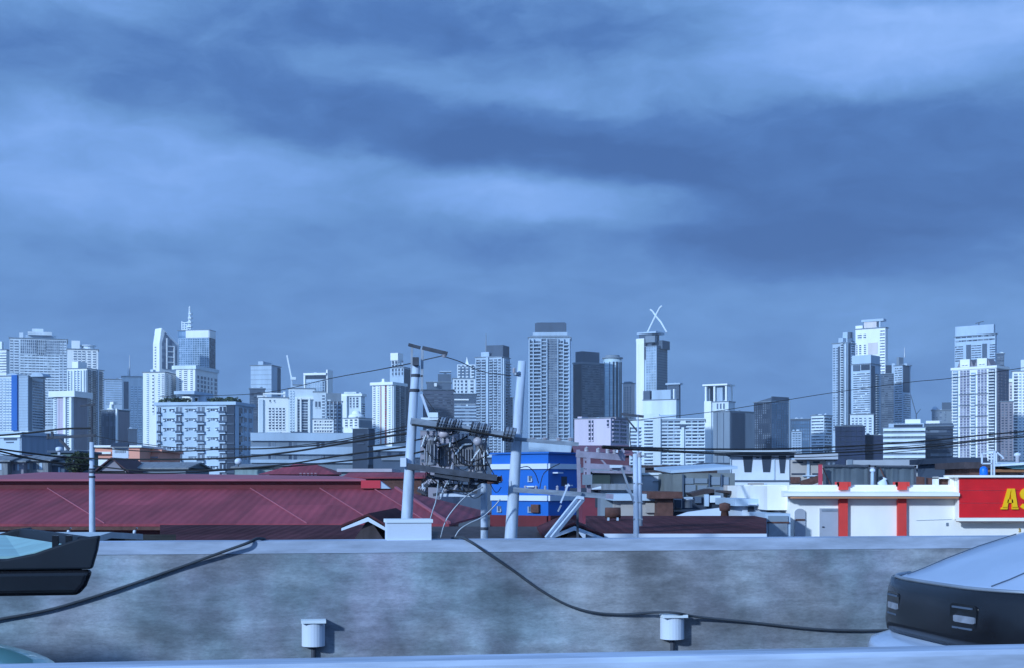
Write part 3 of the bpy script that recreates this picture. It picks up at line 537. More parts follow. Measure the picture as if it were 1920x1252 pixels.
t.curtain('F', 1415, 1446, 753, 865, 8, 26, 'glass', M['dark']); t.curtain('R', 1446, 1478, 748, 865, 7, 26, 'glass_blue', M['slate']); t.panel('R', 1447, 1478, 742, 749, M['slate'], 'top_band', .4); t.panel('R', 1478, 1480, 748, 865, M['pale'], 'edge_fin', .8)
t = T('office_block', 'low teal-grey glass block beside the dark glass tower', 1482, 1519, 1519, 785, 1000, M['slate']); t.curtain('F', 1483, 1518, 788, 850, 8, 10, 'glass_blue', M['slate'])
t = T('apartment_block', 'small pale block with white gridded front in the gap right of the dark glass tower', 1484, 1503, 1503, 808, 800, M['pale']); t.bands('F', 1486, 1501, 811, 850, 9, 'glass_mid', .45, None, 'window_band', 2)
t = T('apartment_block', 'white block with horizontal slits, left of the twin stepped tower group', 1521, 1545, 1560, 778, 900, M['white'], 30); t.bands('F', 1522, 1544, 782, 850, 12, 'glass_mid', .45); t.bands('R', 1546, 1559, 782, 850, 12, 'glass', .55); t.block(1523, 1540, 775, 778, M['grey'], 'roof_hut', .1, .8)

# --- right cluster
t = T('condominium_tower', 'slim stepped condominium with two rows of dark balconies, left of the bright slab-topped tower', 1561, 1583, 1604, 642, 1150, M['pale'], 34)
t.block(1572, 1590, 632, 642, M['pale'], 'stepped_top', 0, .8); t.block(1580, 1600, 622, 642, M['pale'], 'stepped_top', .3, 1.0); t.block(1590, 1598, 623, 632, M['slate'], 'dark_box', .25, .4)
t.cols('F', [(1562, 1566), (1568, 1571)], 650, 808, 34, 'glass_mid', .5); t.panel('F', 1571.5, 1575, 648, 808, M['slate'], 'dark_slot', .3); t.balc('F', [(1577, 1582)], 640, 808, 36, 'glass', M['white']); t.panel('R', 1584, 1589, 640, 806, M['white'], 'pier', .8); t.panel('R', 1590, 1594, 640, 806, M['slate'], 'dark_slot', .3); t.cols('R', [(1596, 1602)], 636, 806, 36, 'glass', .5)
t = T('office_tower', 'brightest tall tower with overhanging roof slab, highest of the right cluster', 1604, 1660, 1665, 615, 1400, M['bright'], 20)
t.block(1620, 1648, 600, 615, M['cream'], 'stepped_top', 0, .9); t.block(1604, 1622, 608, 615, M['bright'], 'stepped_top', 0, .9); t.block(1615, 1662, 597.5, 602, M['pale'], 'crown_slab', -.1, 1); t.block(1648, 1652, 602, 615, M['pale'], 'crown_post', 0, .2)
t.cols('F', [(1608, 1616), (1619, 1624)], 624, 632, 2, 'glass_mid', .4); t.bands('F', 1650, 1659, 620, 700, 15, 'glass_mid', .4); t.panel('F', 1628, 1646, 640, 662, M['cream'], 'wall_panel', .3); t.cols('F', [(1605, 1608), (1611, 1615), (1620, 1624)], 643, 662, 5, 'glass', .4); t.bands('F', 1606, 1626, 664, 690, 5, 'glass_mid', .4)
t = T('condominium_tower', 'broad banded condominium with dark boxes at its top, in front of the bright slab-topped tower', 1596, 1632, 1651, 681, 1050, M['pale'], 24)
t.block(1597, 1650, 664, 681, M['pale'], 'top_storey', 0, .9); t.panel('F', 1600, 1613, 682, 693, M['slate'], 'dark_box', .6); t.panel('F', 1615, 1631, 682, 692, M['dark'], 'dark_box', .5); t.bands('F', 1600, 1631, 698, 790, 22, 'glass_mid', .5, M['white']); t.panel('R', 1633, 1640, 684, 815, M['slate'], 'dark_slot', .3); t.balc('R', [(1641, 1648)], 698, 815, 26, 'glass', M['white'])
t = T('apartment_block', 'low white block with dotted windows at the foot of the banded condominium', 1594, 1638, 1638, 776, 950, M['white']); t.cols('F', [(1597, 1601), (1604, 1608), (1611, 1616), (1620, 1624), (1629, 1634)], 782, 812, 6, 'glass_mid', .5)
t = T('office_tower', 'slate tower with striped windows tucked right of the banded condominium', 1651, 1679, 1679, 700, 1150, M['slate']); t.bands('F', 1653, 1677, 703, 800, 24, 'glass', .5, M['grey']); t.block(1660, 1672, 683, 700, M['dark'], 'dark_box', .1, .8); t.block(1672, 1678, 680, 700, M['pale'], 'lift_shaft', .1, .8)
t = T('condominium_tower', 'spired tower with white banded column, rightmost of the stepped group', 1676, 1692, 1708, 684, 1100, M['pale'], 38)
t.block(1681, 1694, 668, 684, M['grey'], 'stepped_top', 0, .7); t.mast(1688, 649, 668, .6, 'spire'); t.block(1695, 1707, 680, 684, M['pale'], 'roof_slab', .3, 1) ; t.bands('F', 1678, 1691, 688, 800, 26, 'glass', .45, M['white']); t.panel('R', 1693, 1705, 684, 734, M['slate'], 'dark_glass', .3); t.bands('R', 1694, 1706, 738, 800, 15, 'glass_mid', .45, M['white'])
t = T('construction_block', 'dark blue netted building shell, left and taller half', 1566, 1622, 1622, 798, 560, M['navy'], cat='building'); t.block(1580, 1618, 795, 798, M['navy'], 'net_top', .1, .9)
for k in range(6): t.panel('F', 1566, 1622, 806+k*10, 806.7+k*10, M['dark'], 'scaffold_rail', .3)
t.piers('F', [1575, 1585, 1595, 1605, 1614], .7, 798, 870, M['dark'], 'scaffold_post', .25)
t = T('construction_block', 'dark blue netted building shell, right and lower half', 1618, 1660, 1660, 815, 565, M['navy'])
for k in range(4): t.panel('F', 1622, 1660, 824+k*10, 824.7+k*10, M['dark'], 'scaffold_rail', .3)
t = T('office_block', 'horizontal-striped office block with white bands and stepped roof', 1656, 1735, 1735, 801, 520, M['grey'])
t.block(1666, 1732, 792, 801, M['pale'], 'stepped_top', .1, .9); t.block(1676, 1730, 794, 799, M['dark'], 'dark_window', .09, .5); t.block(1697, 1726, 784, 792, M['bright'], 'roof_hut', .2, .8)
for k in range(6): t.panel('F', 1656, 1735, 801.5+k*10.2, 806.5+k*10.2, M['white'], 'white_band', .9)
t.bands('F', 1658, 1733, 805, 866, 6, 'glass', .35, None, 'window_band', 5)
t = T('office_block', 'dark block with pale roof panel, right of the striped office block', 1733, 1787, 1787, 798, 540, M['dark']); t.block(1736, 1762, 787, 793, M['bright'], 'roof_panel', .1, .5); t.block(1733, 1787, 792, 798, M['slate'], 'roof_step', .1, .9); t.bands('F', 1736, 1785, 804, 870, 6, 'glass', .5, M['dark'])
t = T('office_tower', 'hazy far tower with a small dome, left of the twin-gabled white tower', 1747, 1786, 1786, 768, 1500, M['grey']); mb = MB(); mb.lathe((t.u('F', 1753), 0, t.z(768)), [(3.4, 0), (3.4, 1.6), (2.6, 3.4), (1.2, 4.6), (.05, 4.8)], 16); mb.build('dome', M['pale'], t.root, True); t.block(1766, 1784, 753, 768, M['slate'], 'plant_room', .1, .9); t.cols('F', [(1749, 1752), (1755, 1758), (1762, 1766), (1770, 1774)], 770, 790, 4, 'glass_mid', .4)
c = thing('tower_crane', 'tiny far luffing crane in the gap right of the spired tower', 'crane', (X(1718, 1300), 1300, 0)); mb = MB(); mb.beam((0, 0, Z(795, 1300)), (0, 0, Z(774, 1300)), .8, .8); mb.build('mast', M['slate'], c); mb = MB(); mb.beam((0, 0, Z(776, 1300)), (X(1707, 1300)-X(1718, 1300), 0, Z(737, 1300)), .6, .6); mb.beam((0, 0, Z(776, 1300)), (4, 0, Z(766, 1300)), .6, .6); mb.build('jib', M['slate'], c)
t = T('apartment_tower', 'tall tower with blank pale top and two dark window rows, behind the twin-gabled tower', 1790, 1866, 1869, 626, 1400, M['pale'], 20)
t.block(1791, 1866, 608, 626, M['pale'], 'blank_top', .02, .95); t.bands('F', 1792, 1865, 626, 640, 2, 'glass', .4, None, 'window_band', 6); t.bands('F', 1822, 1840, 644, 675, 7, 'glass', .4); t.bands('F', 1791, 1806, 644, 675, 7, 'glass', .5); t.panel('F', 1812, 1821, 642, 680, M['slate'], 'dark_slot', .3); t.panel('F', 1842, 1851, 642, 680, M['slate'], 'dark_slot', .3); t.bands('F', 1856, 1866, 644, 675, 7, 'glass', .5)
mb = MB(); mb.beam((t.u('F', 1828), 0, t.z(604)), (t.u('F', 1843), 0, t.z(601)), .8, .8); mb.beam((t.u('F', 1834), 0, t.z(608)), (t.u('F', 1834), 0, t.z(602)), 1, 1); mb.build('roof_hoist', M['slate'], t.root)
t = T('apartment_tower', 'brilliant white twin-gabled tower with mauve bay strips, large at right', 1785, 1868, 1891, 685, 700, M['bright'], 24)
for (a, b) in ((1800, 1820), (1832, 1852)):
    t.block(a, b+1, 669, 685, M['bright'], 'gable_block', -.02, .10); t.cols('F', [(a+5, a+9), (a+11, a+15)], 674, 680, 1, 'glass', .1, M['bright'], 'gable_window', 0, 1.1)
    mb = MB(); y = -t.d/2+t.d*.02
    for (g, h_) in ((a-6, a), (b+6, b)): mb.extrude([(t.u('F', g), y, t.z(684)), (t.u('F', h_), y, t.z(684)), (t.u('F', h_), y, t.z(670))], (0, t.d*.5, 0))
    mb.build('gable_roof', M['brown'], t.root)
mauve = wall_mat('mauve_grey_wall', (.40, .40, .50)); mg = glass_mat('mauve_window_glass', (.16, .17, .24), (.34, .35, .42), 2.2)
M['mauve_glass'] = mg
for (a, b) in ((1800, 1819), (1833, 1851)): t.cols('F', [(a+.5, a+5.5), (a+6.8, a+11.8), (a+13, b-.5)], 690, 872, 34, 'mauve_glass', .35, mauve)
t.balc('F', [(1786.5, 1797)], 690, 866, 31, 'glass_pale', M['bright'], 1.4); t.balc('F', [(1821, 1830)], 695, 866, 30, 'glass_pale', M['bright'], 1.2); t.balc('F', [(1854, 1866)], 690, 866, 31, 'glass_mid', M['bright'], 1.4)
t.slab(684, .5, M['bright'], 'cornice', False, 1.2)
for y in (735, 756, 777, 798): t.panel('F', 1799, 1853, y, y+.8, M['grey'], 'floor_line', .9)
t.panel('R', 1869, 1891, 690, 872, M['brown'], 'wall_panel', .2); t.cols('R', [(1871, 1875), (1877, 1881), (1884, 1888)], 694, 866, 31, 'glass', .45, M['brown'])  # flank coloured darker than the front to hold its side's shade
t = T('office_tower', 'dark slim tower peeping out behind the twin-gabled tower flank', 1868, 1883, 1883, 662, 1300, M['slate']); t.bands('F', 1870, 1882, 668, 800, 26, 'glass', .5, M['grey'])
t = T('apartment_tower', 'cream block with rust-brown left edge, between the white towers at far right', 1880, 1900, 1900, 714, 800, M['cream']); t.slab(709, 1, M['bright'], 'roof_slab', False, 2); t.panel('F', 1880, 1885, 722, 860, M['brown'], 'brown_edge', .5); t.cols('F', [(1888, 1891), (1894, 1897)], 722, 865, 26, 'glass_mid', .45)
t = T('apartment_tower', 'grey-brown block with dark windows, low between the far-right white towers', 1876, 1900, 1900, 752, 650, M['brown']); t.cols('F', [(1878, 1882), (1885, 1889), (1893, 1897)], 756, 866, 22, 'glass', .45)
t = T('apartment_tower', 'white tower with ladder-like balconies cut by the right photo edge', 1898, 1960, 1960, 694, 760, M['bright']); t.block(1914, 1960, 672, 694, M['white'], 'stepped_top', .02, .9); t.balc('F', [(1901, 1908)], 698, 866, 30, 'glass_mid', M['bright'], 1.3); t.cols('F', [(1911, 1915), (1918, 1923), (1927, 1933)], 698, 866, 30, 'glass_pale', .45)

# --- middle distance
t = T('apartment_block', 'pale pink block with stepped left top and dark shuttered bays', 1077, 1145, 1175, 783, 420, M['pink'], 26)
t.block(1083, 1103, 778, 783, M['pink'], 'stepped_top', .1, .8); t.block(1103, 1176, 780, 784, M['brown'], 'parapet', .2, .9)
t.cols('F', [(1104, 1108), (1110, 1113)], 786, 826, 5, 'glass', .35); t.bands('R', 1147, 1160, 787, 832, 6, 'glass', .55); t.bands('R', 1163, 1174, 787, 832, 6, 'glass', .55); t.cols('F', [(1138, 1142)], 786, 800, 2, 'glass', .3)
t = T('office_block', 'long low blue-grey block of two storeys with square dark windows', 470, 664, 664, 812, 400, M['grey'], depth=30)
t.panel('F', 470, 664, 811.5, 826, M['pale'], 'parapet', .8); t.panel('F', 470, 664, 837, 851, M['pale'], 'balcony_wall', .9); t.panel('F', 470, 664, 861, 867, M['pale'], 'balcony_wall', .9)
for y in (828, 852): t.cols('F', [(503, 516), (541, 556), (593, 608)], y, y+9.5, 1, 'glass', .05, None, 'window', 1, .2)
t.block(500, 528, 808, 812, M['white'], 'roof_hut', .1, .3); t.block(545, 580, 808, 812, M['slate'], 'roof_hut', .1, .6)
t = T('office_block', 'dark navy cube with louvred side, right end of the long low block', 661, 690, 702, 803, 390, M['dark'], 30)
for k in range(4): t.panel('F', 670, 684, 812+k*6, 813.5+k*6, M['slate'], 'louvre', .3)
t.panel('R', 690, 702, 804, 870, M['slate'], 'wall_panel', .15)
t = T('industrial_building', 'dull brownish block behind the transformers of the first pole', 788, 850, 862, 806, 300, M['brown'], 20); t.piers('F', [803, 832], 3, 808, 880, M['beige'], 'pier', .4); t.bands('F', 790, 848, 815, 875, 4, 'glass', .35)
t = T('shop_block', 'dull grey low block with bluish sheds left of the first pole', 700, 772, 772, 838, 280, M['slate']); t.panel('F', 700, 772, 836, 845, M['pale'], 'parapet', .4); t.panel('F', 715, 772, 853, 862, M['grey'], 'wall_panel', .4); t.cols('F', [(706, 712), (726, 733), (748, 754)], 846, 853, 1, 'glass', .1)
# ------------------------------------------------------------------ ground, expressway
g = MB(); S = 2500; g.box(-S, S, -S, S, -1, 0)
tag(g.build('ground', mat('city_ground', (.10, .10, .105), .9, 0, .3, .01)), kind='structure')

def conc_mat():
    """weather-stained concrete: blotches, rain streaks and the grain of the shuttering"""
    m = bpy.data.materials.new('stained_concrete'); m.use_nodes = True; t = m.node_tree; p = t.nodes['Principled BSDF']; p.inputs['Roughness'].default_value = .9; p.inputs['Specular IOR Level'].default_value = .2
    c = t.nodes.new('ShaderNodeTexCoord')
    def noise(sc, st, det=5, ro=.6):
        mp = t.nodes.new('ShaderNodeMapping'); mp.inputs['Scale'].default_value = st; t.links.new(c.outputs['Object'], mp.inputs[0])
        n = t.nodes.new('ShaderNodeTexNoise'); n.inputs['Scale'].default_value = sc; n.inputs['Detail'].default_value = det; n.inputs['Roughness'].default_value = ro; t.links.new(mp.outputs[0], n.inputs['Vector']); return n
    def mr(src, a, b, lo, hi):
        r = t.nodes.new('ShaderNodeMapRange'); r.inputs['From Min'].default_value = a; r.inputs['From Max'].default_value = b; r.inputs['To Min'].default_value = lo; r.inputs['To Max'].default_value = hi; t.links.new(src, r.inputs['Value']); return r.outputs[0]
    def mul(a, b):
        n = t.nodes.new('ShaderNodeMath'); n.operation = 'MULTIPLY'; t.links.new(a, n.inputs[0]); t.links.new(b, n.inputs[1]); return n.outputs[0]
    blotch = mr(noise(1.25, (1, 1, 1.2), 3, .55).outputs['Fac'], .36, .64, .60, 1.22)
    patch_ = mr(noise(4.2, (.75, 1, 1.5), 3, .55).outputs['Fac'], .36, .66, .80, 1.14)
    board = mr(noise(4.0, (.5, 1, 3.6), 3, .55).outputs['Fac'], .34, .66, .86, 1.10)
    drip = mr(noise(1.3, (1.6, 1, .30), 2, .5).outputs['Fac'], .34, .66, .80, 1.12)
    grit = mr(noise(34, (.6, 1, 1.5), 5, .75).outputs['Fac'], .3, .7, .78, 1.18)
    f = mul(mul(mul(blotch, patch_), mul(board, grit)), drip)
    tint = noise(1.1, (1.3, 1, 1), 4, .6); mx = t.nodes.new('ShaderNodeMix'); mx.data_type = 'RGBA'
    mx.inputs[6].default_value = (.285, .355, .405, 1); mx.inputs[7].default_value = (.325, .335, .41, 1)
    t.links.new(mr(tint.outputs['Fac'], .4, .66, 0, 1), mx.inputs[0])
    warm = noise(.55, (1, 1, 1.6), 3, .5); mx2 = t.nodes.new('ShaderNodeMix'); mx2.data_type = 'RGBA'; mx2.inputs[7].default_value = (.305, .31, .33, 1); t.links.new(mx.outputs[2], mx2.inputs[6]); t.links.new(mr(warm.outputs['Fac'], .42, .62, 0, .9), mx2.inputs[0])
    sc = t.nodes.new('ShaderNodeVectorMath'); sc.operation = 'SCALE'; t.links.new(mx2.outputs[2], sc.inputs[0]); t.links.new(f, sc.inputs['Scale']); t.links.new(sc.outputs[0], p.inputs['Base Color'])
    bn = t.nodes.new('ShaderNodeBump'); bn.inputs['Strength'].default_value = .35; bn.inputs['Distance'].default_value = .015; t.links.new(f, bn.inputs['Height']); t.links.new(bn.outputs[0], p.inputs['Normal'])
    return m
CONC = conc_mat()
COPE = mat('pale_coping_concrete', (.40, .46, .57), .9, 0, .40, 3.0, (.4, 1, 2.5), .2, .3, 6)
ROADZ = 6.0
# the parapet runs slightly away to the right
WA, WB = Vector((-14, 12.2-14*.16, 0)), Vector((14, 12.2+14*.16, 0)); wd = (WB-WA).normalized(); wn = Vector((wd.y, -wd.x, 0)); wang = math.atan2(wd.y, wd.x)
def wall_pt(px, out=0.0, base=WA):
    """point on the parapet face where the ray of a photo column meets it"""
    k = (px-CX)/F; tt = (k*base.y-base.x)/(wd.x-k*wd.y); return base+wd*tt+wn*out
def wallz(px, py, out=0.0):
    p = wall_pt(px, out); return Vector((p.x, p.y, Z(py, p.y)))
mb = MB(); mb.box(-60, 60, -18, .4, -1.2, -.02)
o = tag(mb.build('expressway_road', mat('worn_asphalt', (.055, .055, .06), .9, 0, .3, 2)), kind='structure'); o.location = (0, 12.2, ROADZ); o.rotation_euler = (0, 0, wang)
root = thing('parapet_wall', 'long stained grey concrete parapet with pale coping along the road', 'wall', (WA.x, WA.y, ROADZ), wang)
L = 120
top = Z(1012, wall_pt(960).y)-ROADZ
mb = MB(); mb.box(-50, L, 0, .28, -.02, top-.10); mb.build('wall_face', CONC, root)
mb = MB()
rnd = random.Random(5); x = -50
while x < L:                                     # coping cast in lengths, edges not quite true
    w_ = 14.0; dz = rnd.uniform(-.006, .006); mb.box(x+.004, x+w_-.004, -.006+rnd.uniform(-.002, .002), .315, top-.10, top+dz); x += w_
mb.build('coping', COPE, root)

def wall_box(label, pa, pb, ya, yb):
    pc = wall_pt((pa+pb)/2); c = thing('junction_box', label, 'box', (pc.x, pc.y, Z(yb, pc.y)), wang, 'white boxes fixed to the parapet')
    w_ = (pb-pa)*pc.y/F; h = (yb-ya)*pc.y/F; mb = MB(); n = 12; pts = []
    for k in range(n+1):
        a = math.pi*k/n; pts.append((-math.cos(a)*w_/2, -.03-math.sin(a)*.10, 0))
    pts += [(w_/2, -.002, 0), (-w_/2, -.002, 0)]; mb.extrude(pts[::-1], (0, 0, h)); mb.build('casing', M['plaster'], c)
    mb = MB(); mb.box(-w_/2-.006, w_/2+.006, -.145, -.004, h-.018, h+.008); mb.build('lid', M['white'], c)
    mb = MB(); mb.tube([(0, -.03, 0), (0, -.03, -.16)], .02, 8); mb.build('outlet_pipe', M['dmetal'], c)
wall_box('white rounded box on the parapet, left one, clear of the cable', 566, 609, 1161, 1209)
wall_box('white rounded box on the parapet, right one, under the black cable', 1237, 1281, 1151, 1196)

GREYC = mat('dusty_cable_sheath', (.05, .06, .075), .9, 0, .35, 3)
def cable(name, label, pts, r, sag=None, group=None, m=None, n=6):
    """smooth cable through given points"""
    P_ = [Vector(p) for p in pts]; out = []
    for i in range(len(P_)-1):
        p0, p1, p2, p3 = P_[max(i-1, 0)], P_[i], P_[i+1], P_[min(i+2, len(P_)-1)]
        for k in range(8):
            t_ = k/8; out.append(.5*((2*p1)+(p2-p0)*t_+(2*p0-5*p1+4*p2-p3)*t_*t_+(3*p1-p0-3*p2+p3)*t_**3))
    out.append(P_[-1]); mb = MB(); mb.tube(out, r, n); o = mb.build(name, m or M['cable'], None, True)
    return tag(o, label, 'cable', group)
cable('hanging_cable', 'thick black cable climbing the parapet from lower left to its coping', [wallz(-60, 1172, .026), wallz(0, 1160, .026), wallz(90, 1143, .026), wallz(180, 1117, .026), wallz(260, 1090, .026), wallz(340, 1062, .026), wallz(420, 1033, .055), wallz(462, 1018, .06), wallz(482, 1009, -.05), wallz(495, 1010, -.3)], .014, None, None, GREYC)
cable('hanging_cable', 'long black cable drooping over the coping and past the right white box', [wallz(855, 1008, -.3), wallz(868, 1007, -.05), wallz(884, 1017, .06), wallz(915, 1038, .055), wallz(960, 1068, .026), wallz(1010, 1104, .026), wallz(1060, 1132, .026), wallz(1110, 1147, .026), wallz(1165, 1151, .026), wallz(1225, 1147, .08), wallz(1260, 1148.5, .16), wallz(1300, 1155, .07), wallz(1400, 1165, .026), wallz(1500, 1176, .026), wallz(1580, 1181, .026), wallz(1680, 1180, .026), wallz(1800, 1172, .026), wallz(1990, 1168, .026)], .0125, None, None, GREYC)

# pedestal on the parapet in front of the first pole
pc = wall_pt(768, -.16); root = thing('pedestal', 'square white concrete pedestal standing on the parapet at the first pole', 'pedestal', (pc.x, pc.y, ROADZ+top), wang)
s_ = pc.y/F; mb = MB(); hw = 41*s_; mb.box(-hw, hw, -.14, .14, .004, 40*s_-.03); mb.build('block', M['plaster'], root); mb = MB(); mb.box(-hw-.012, hw+.012, -.152, .152, 40*s_-.03, 40*s_); mb.build('cap', M['white'], root)

# median barrier on the near side
BA, BB = Vector((-9, 5.47-9*.16, 0)), Vector((9, 5.47+9*.16, 0)); bd = (BB-BA).normalized(); bang = math.atan2(bd.y, bd.x)
root = thing('median_barrier', 'white-topped concrete median barrier along the bottom edge of the photo', 'barrier', (BA.x, BA.y, ROADZ), bang)
zt = Z(1230, 5.47)-ROADZ
prof = [(-.30, 0), (-.30, .10), (-.14, .34), (-.10, zt-.02), (-.085, zt), (.085, zt), (.10, zt-.02), (.14, .34), (.30, .10), (.30, 0)]
mb = MB(); mb.extrude([(-30, y, z) for y, z in prof], (80, 0, 0)); mb.build('barrier_body', mat('white_median_paint', (.42, .49, .61), .85, 0, .45, 2.5, (.4, 3, 3)), root)

# ------------------------------------------------------------------ low buildings of the left
def house(name, label, cat, px0, px1, ya, Y, m, depth=12, roof=None, roofm=None, rise=0, group=None, over=.3, base=0.):
    """low building: walls to row ya, with a flat or gabled roof; returns its root and frame (w, d, h)"""
    x0, x1 = X(px0, Y), X(px1, Y); root = thing(name, label, cat, ((x0+x1)/2, Y+depth/2, base), 0, group)
    w_, h = x1-x0, Z(ya, Y)-base; mb = MB(); mb.box(-w_/2, w_/2, -depth/2, depth/2, 0, h); mb.build('wall', m, root)
    if roof == 'flat':
        mb = MB(); mb.box(-w_/2-over, w_/2+over, -depth/2-over, depth/2+over, h+.01, h+.25); mb.build('roof', roofm, root)
    if roof == 'ridge':                              # ridge along x, eaves to the viewer
        mb = MB(); a, b_ = -w_/2-over, w_/2+over
        mb.extrude([(a, -depth/2-over, h), (a, 0, h+rise), (a, depth/2+over, h), (a, depth/2+over, h-.12), (a, 0, h+rise-.12), (a, -depth/2-over, h-.12)], (b_-a, 0, 0)); mb.build('roof', roofm, root)
        mb = MB(); mb.extrude([(-w_/2, -depth/2, h-.13), (-w_/2, 0, h+rise-.13), (-w_/2, depth/2, h-.13)], (w_, 0, 0)); mb.build('gable_wall', m, root)
    if roof == 'gable':                              # gable to the viewer
        mb = MB(); y0, y1 = -depth/2-over, depth/2+over; a = w_/2+over
        mb.extrude([(-a, y0, h), (0, y0, h+rise), (a, y0, h), (a, y0, h-.12), (0, y0, h+rise-.12), (-a, y0, h-.12)], (0, y1-y0, 0)); mb.build('roof', roofm, root)
        mb = MB(); mb.extrude([(-w_/2, -depth/2, h-.13), (w_/2, -depth/2, h-.13), (0, -depth/2, h+rise-.13)], (0, depth, 0)); mb.build('gable_wall', m, root)
    return root, w_, depth, h
def win(root, Y, depth, px0, px1, ya, yb, m=None, name='window', frame=None, proud=.04):
    """window or panel on the front wall of a low building"""
    l = root.location; x0, x1 = X(px0, Y)-l.x, X(px1, Y)-l.x; z0, z1 = Z(yb, Y)-l.z, Z(ya, Y)-l.z; mb = MB()
    mb.box(x0, x1, -depth/2-proud, -depth/2+.05, z0, z1)
    if frame:
        for a in ((x0-.08, x1+.08, z1, z1+.1), (x0-.08, x1+.08, z0-.1, z0)): mb.box(a[0], a[1], -depth/2-proud-.06, -depth/2, a[2], a[3], 1)
    mb.build(name, [m or M['glass'], frame] if frame else (m or M['glass']), root)

wh = mat('pale_blue_sheet_wall', (.28, .35, .45), .7, .1, .2, .3, (5, 5, .3))
t = T('warehouse', 'large plain blue-grey shed with a slit vent, at the left photo edge', -60, 40, 120, 815, 210, M['pale'], 38, cat='warehouse', roof=False)
t.panel('R', 40, 120, 811, 905, wh, 'flank_wall', .05); t.slab(815, .3, M['pale'], 'roof_slab', True, .5)
t.panel('F', 8, 32, 820, 824, M['slate'], 'vent', .08); t.panel('F', 12, 26, 827, 829, M['slate'], 'vent', .08); t.panel('F', -60, 40, 813, 819, M['white'], 'parapet', .3);
for i, (a, b, y, m_, lb) in enumerate(((-30, 14, 862, 'tin', 'grey tin shack at the left photo edge with a leaning sheet'), (14, 44, 863, 'brown', 'brownish shack with round dark vents above the red roof'), (46, 90, 861, 'tin', 'pale tin shack with ribbed front above the red roof'), (90, 121, 869, 'slate', 'low slate shack beside the dark tree'))):
    Y = 118+i*1.0; rt, w_, d_, h = house('shack', lb, 'shack', a, b, y, Y, M[m_], 7, 'ridge', M['tin'], .5)
    for k in range(3): win(rt, Y, 7, a+4+k*(b-a-8)/3, a+4+(k+.45)*(b-a-8)/3, y+6, y+18, M['slate'] if k % 2 else M['pale'], 'boarded_opening')
rt, w_, d_, h = house('shack', 'shack with curved rusty-brown roof edge, far left behind the tin shacks', 'shack', -10, 30, 858, 135, M['grey'], 7, 'ridge', M['rust'], .4)
rt, w_, d_, h = house('shed', 'shed with dark green walls and a white drum before it, left of the tree', 'shed', 95, 140, 848, 140, mat('dull_green_wall', (.10, .16, .15), .85, 0, .3, .5), 8, 'flat', M['slate'])
c = thing('water_tank', 'small white drum tank on a post beside the green shed', 'tank', (X(111, 138), 138, 0)); mb = MB(); mb.lathe((0, 0, Z(845, 138)), [(.3, 0), (.34, .1), (.34, .35), (.2, .42), (.02, .45)], 14); mb.build('drum', M['plaster'], c, True); mb = MB(); mb.beam((0, 0, 0), (0, 0, Z(845, 138)), .25, .25); mb.build('stand', M['metal'], c)
rt, w_, d_, h = house('shop', 'salmon and white shophouse with a white sign, right of the tree', 'shop', 178, 262, 838, 160, M['orange'], 10, 'flat', M['bright'])
win(rt, 160, 10, 180, 208, 846, 850, M['bright'], 'white_band', None, .1); win(rt, 160, 10, 182, 206, 859, 872, M['bright'], 'shop_front', None, .08); win(rt, 160, 10, 182, 240, 851, 852, M['rust'], 'ledge', None, .2)
c = thing('sign_board', 'white sign board with faint grey lettering under a dark awning', 'sign', (X(226, 154), 154, 0)); s_ = 154/F
mb = MB(); mb.box(-15*s_, 15*s_, -.06, .06, Z(858, 154), Z(837.5, 154)); mb.build('board', M['plaster'], c)
mb = MB(); r2 = random.Random(3); xx = -10.5
while xx < 9.5:
    ww = r2.uniform(1.2, 2.4); mb.box(xx*s_, (xx+ww)*s_, -.068, -.05, Z(848.5+r2.uniform(-.3, .3), 154), Z(843, 154)); xx += ww+.9
mb.build('faded_lettering', M['grey'], c); mb = MB(); mb.extrude([(-16*s_, -.7, Z(837, 154)), (-16*s_, .1, Z(829, 154)), (-16*s_, .1, Z(837, 154))], (32*s_, 0, 0)); mb.build('awning', M['dark'], c)
mb = MB(); mb.beam((-12*s_, 0, 0), (-12*s_, 0, Z(858, 154)), .2, .2); mb.beam((12*s_, 0, 0), (12*s_, 0, Z(858, 154)), .2, .2); mb.build('sign_post', M['dmetal'], c)
rt, w_, d_, h = house('shop', 'pink-walled shop with red and yellow top, left of the apartment block', 'shop', 244, 300, 846, 165, M['orange'], 10, 'flat', M['orange']); win(rt, 165, 10, 247, 268, 838, 845, mat('red_sheet', (.5, .03, .03), .6), 'red_fascia', None, .2); win(rt, 165, 10, 270, 288, 838, 845, mat('yellow_sheet', (.7, .5, .12), .6), 'yellow_fascia', None, .2); win(rt, 165, 10, 248, 296, 855, 858, M['brown'], 'ledge', None, .3)
rt, w_, d_, h = house('house', 'dark house with purple-brown gable beside the salmon shop', 'house', 184, 236, 882, 112, M['brown'], 7, 'gable', mat('purple_brown_roof', (.085, .045, .055), .85, .0, .3, 1), 1.1)
rt, w_, d_, h = house('shed', 'long grey tin shed with dull ribbed roof, below the apartment block', 'shed', 236, 348, 876, 116, M['grey'], 9, 'ridge', M['tin'], .55)
rt, w_, d_, h = house('shed', 'pale teal lean-to shed right of the apartment block', 'shed', 440, 530, 874, 120, mat('pale_teal_sheet', (.25, .34, .36), .7, .1, .25, .8, (4, 1, 1)), 8, 'ridge', M['tin'], .3)
c = thing('satellite_dish', 'small white satellite dish on the teal shed', 'dish', (X(447, 118), 118, Z(874, 118))); mb = MB(); mb.lathe((0, 0, .15), [(.02, .0), (.2, .06), (.32, .2), (.30, .42), (.16, .55), (.02, .58)], 14); mb.build('bowl', M['plaster'], c, True); mb = MB(); mb.beam((0, 0, 0), (0, 0, .2), .08, .08); mb.build('mount', M['dmetal'], c)
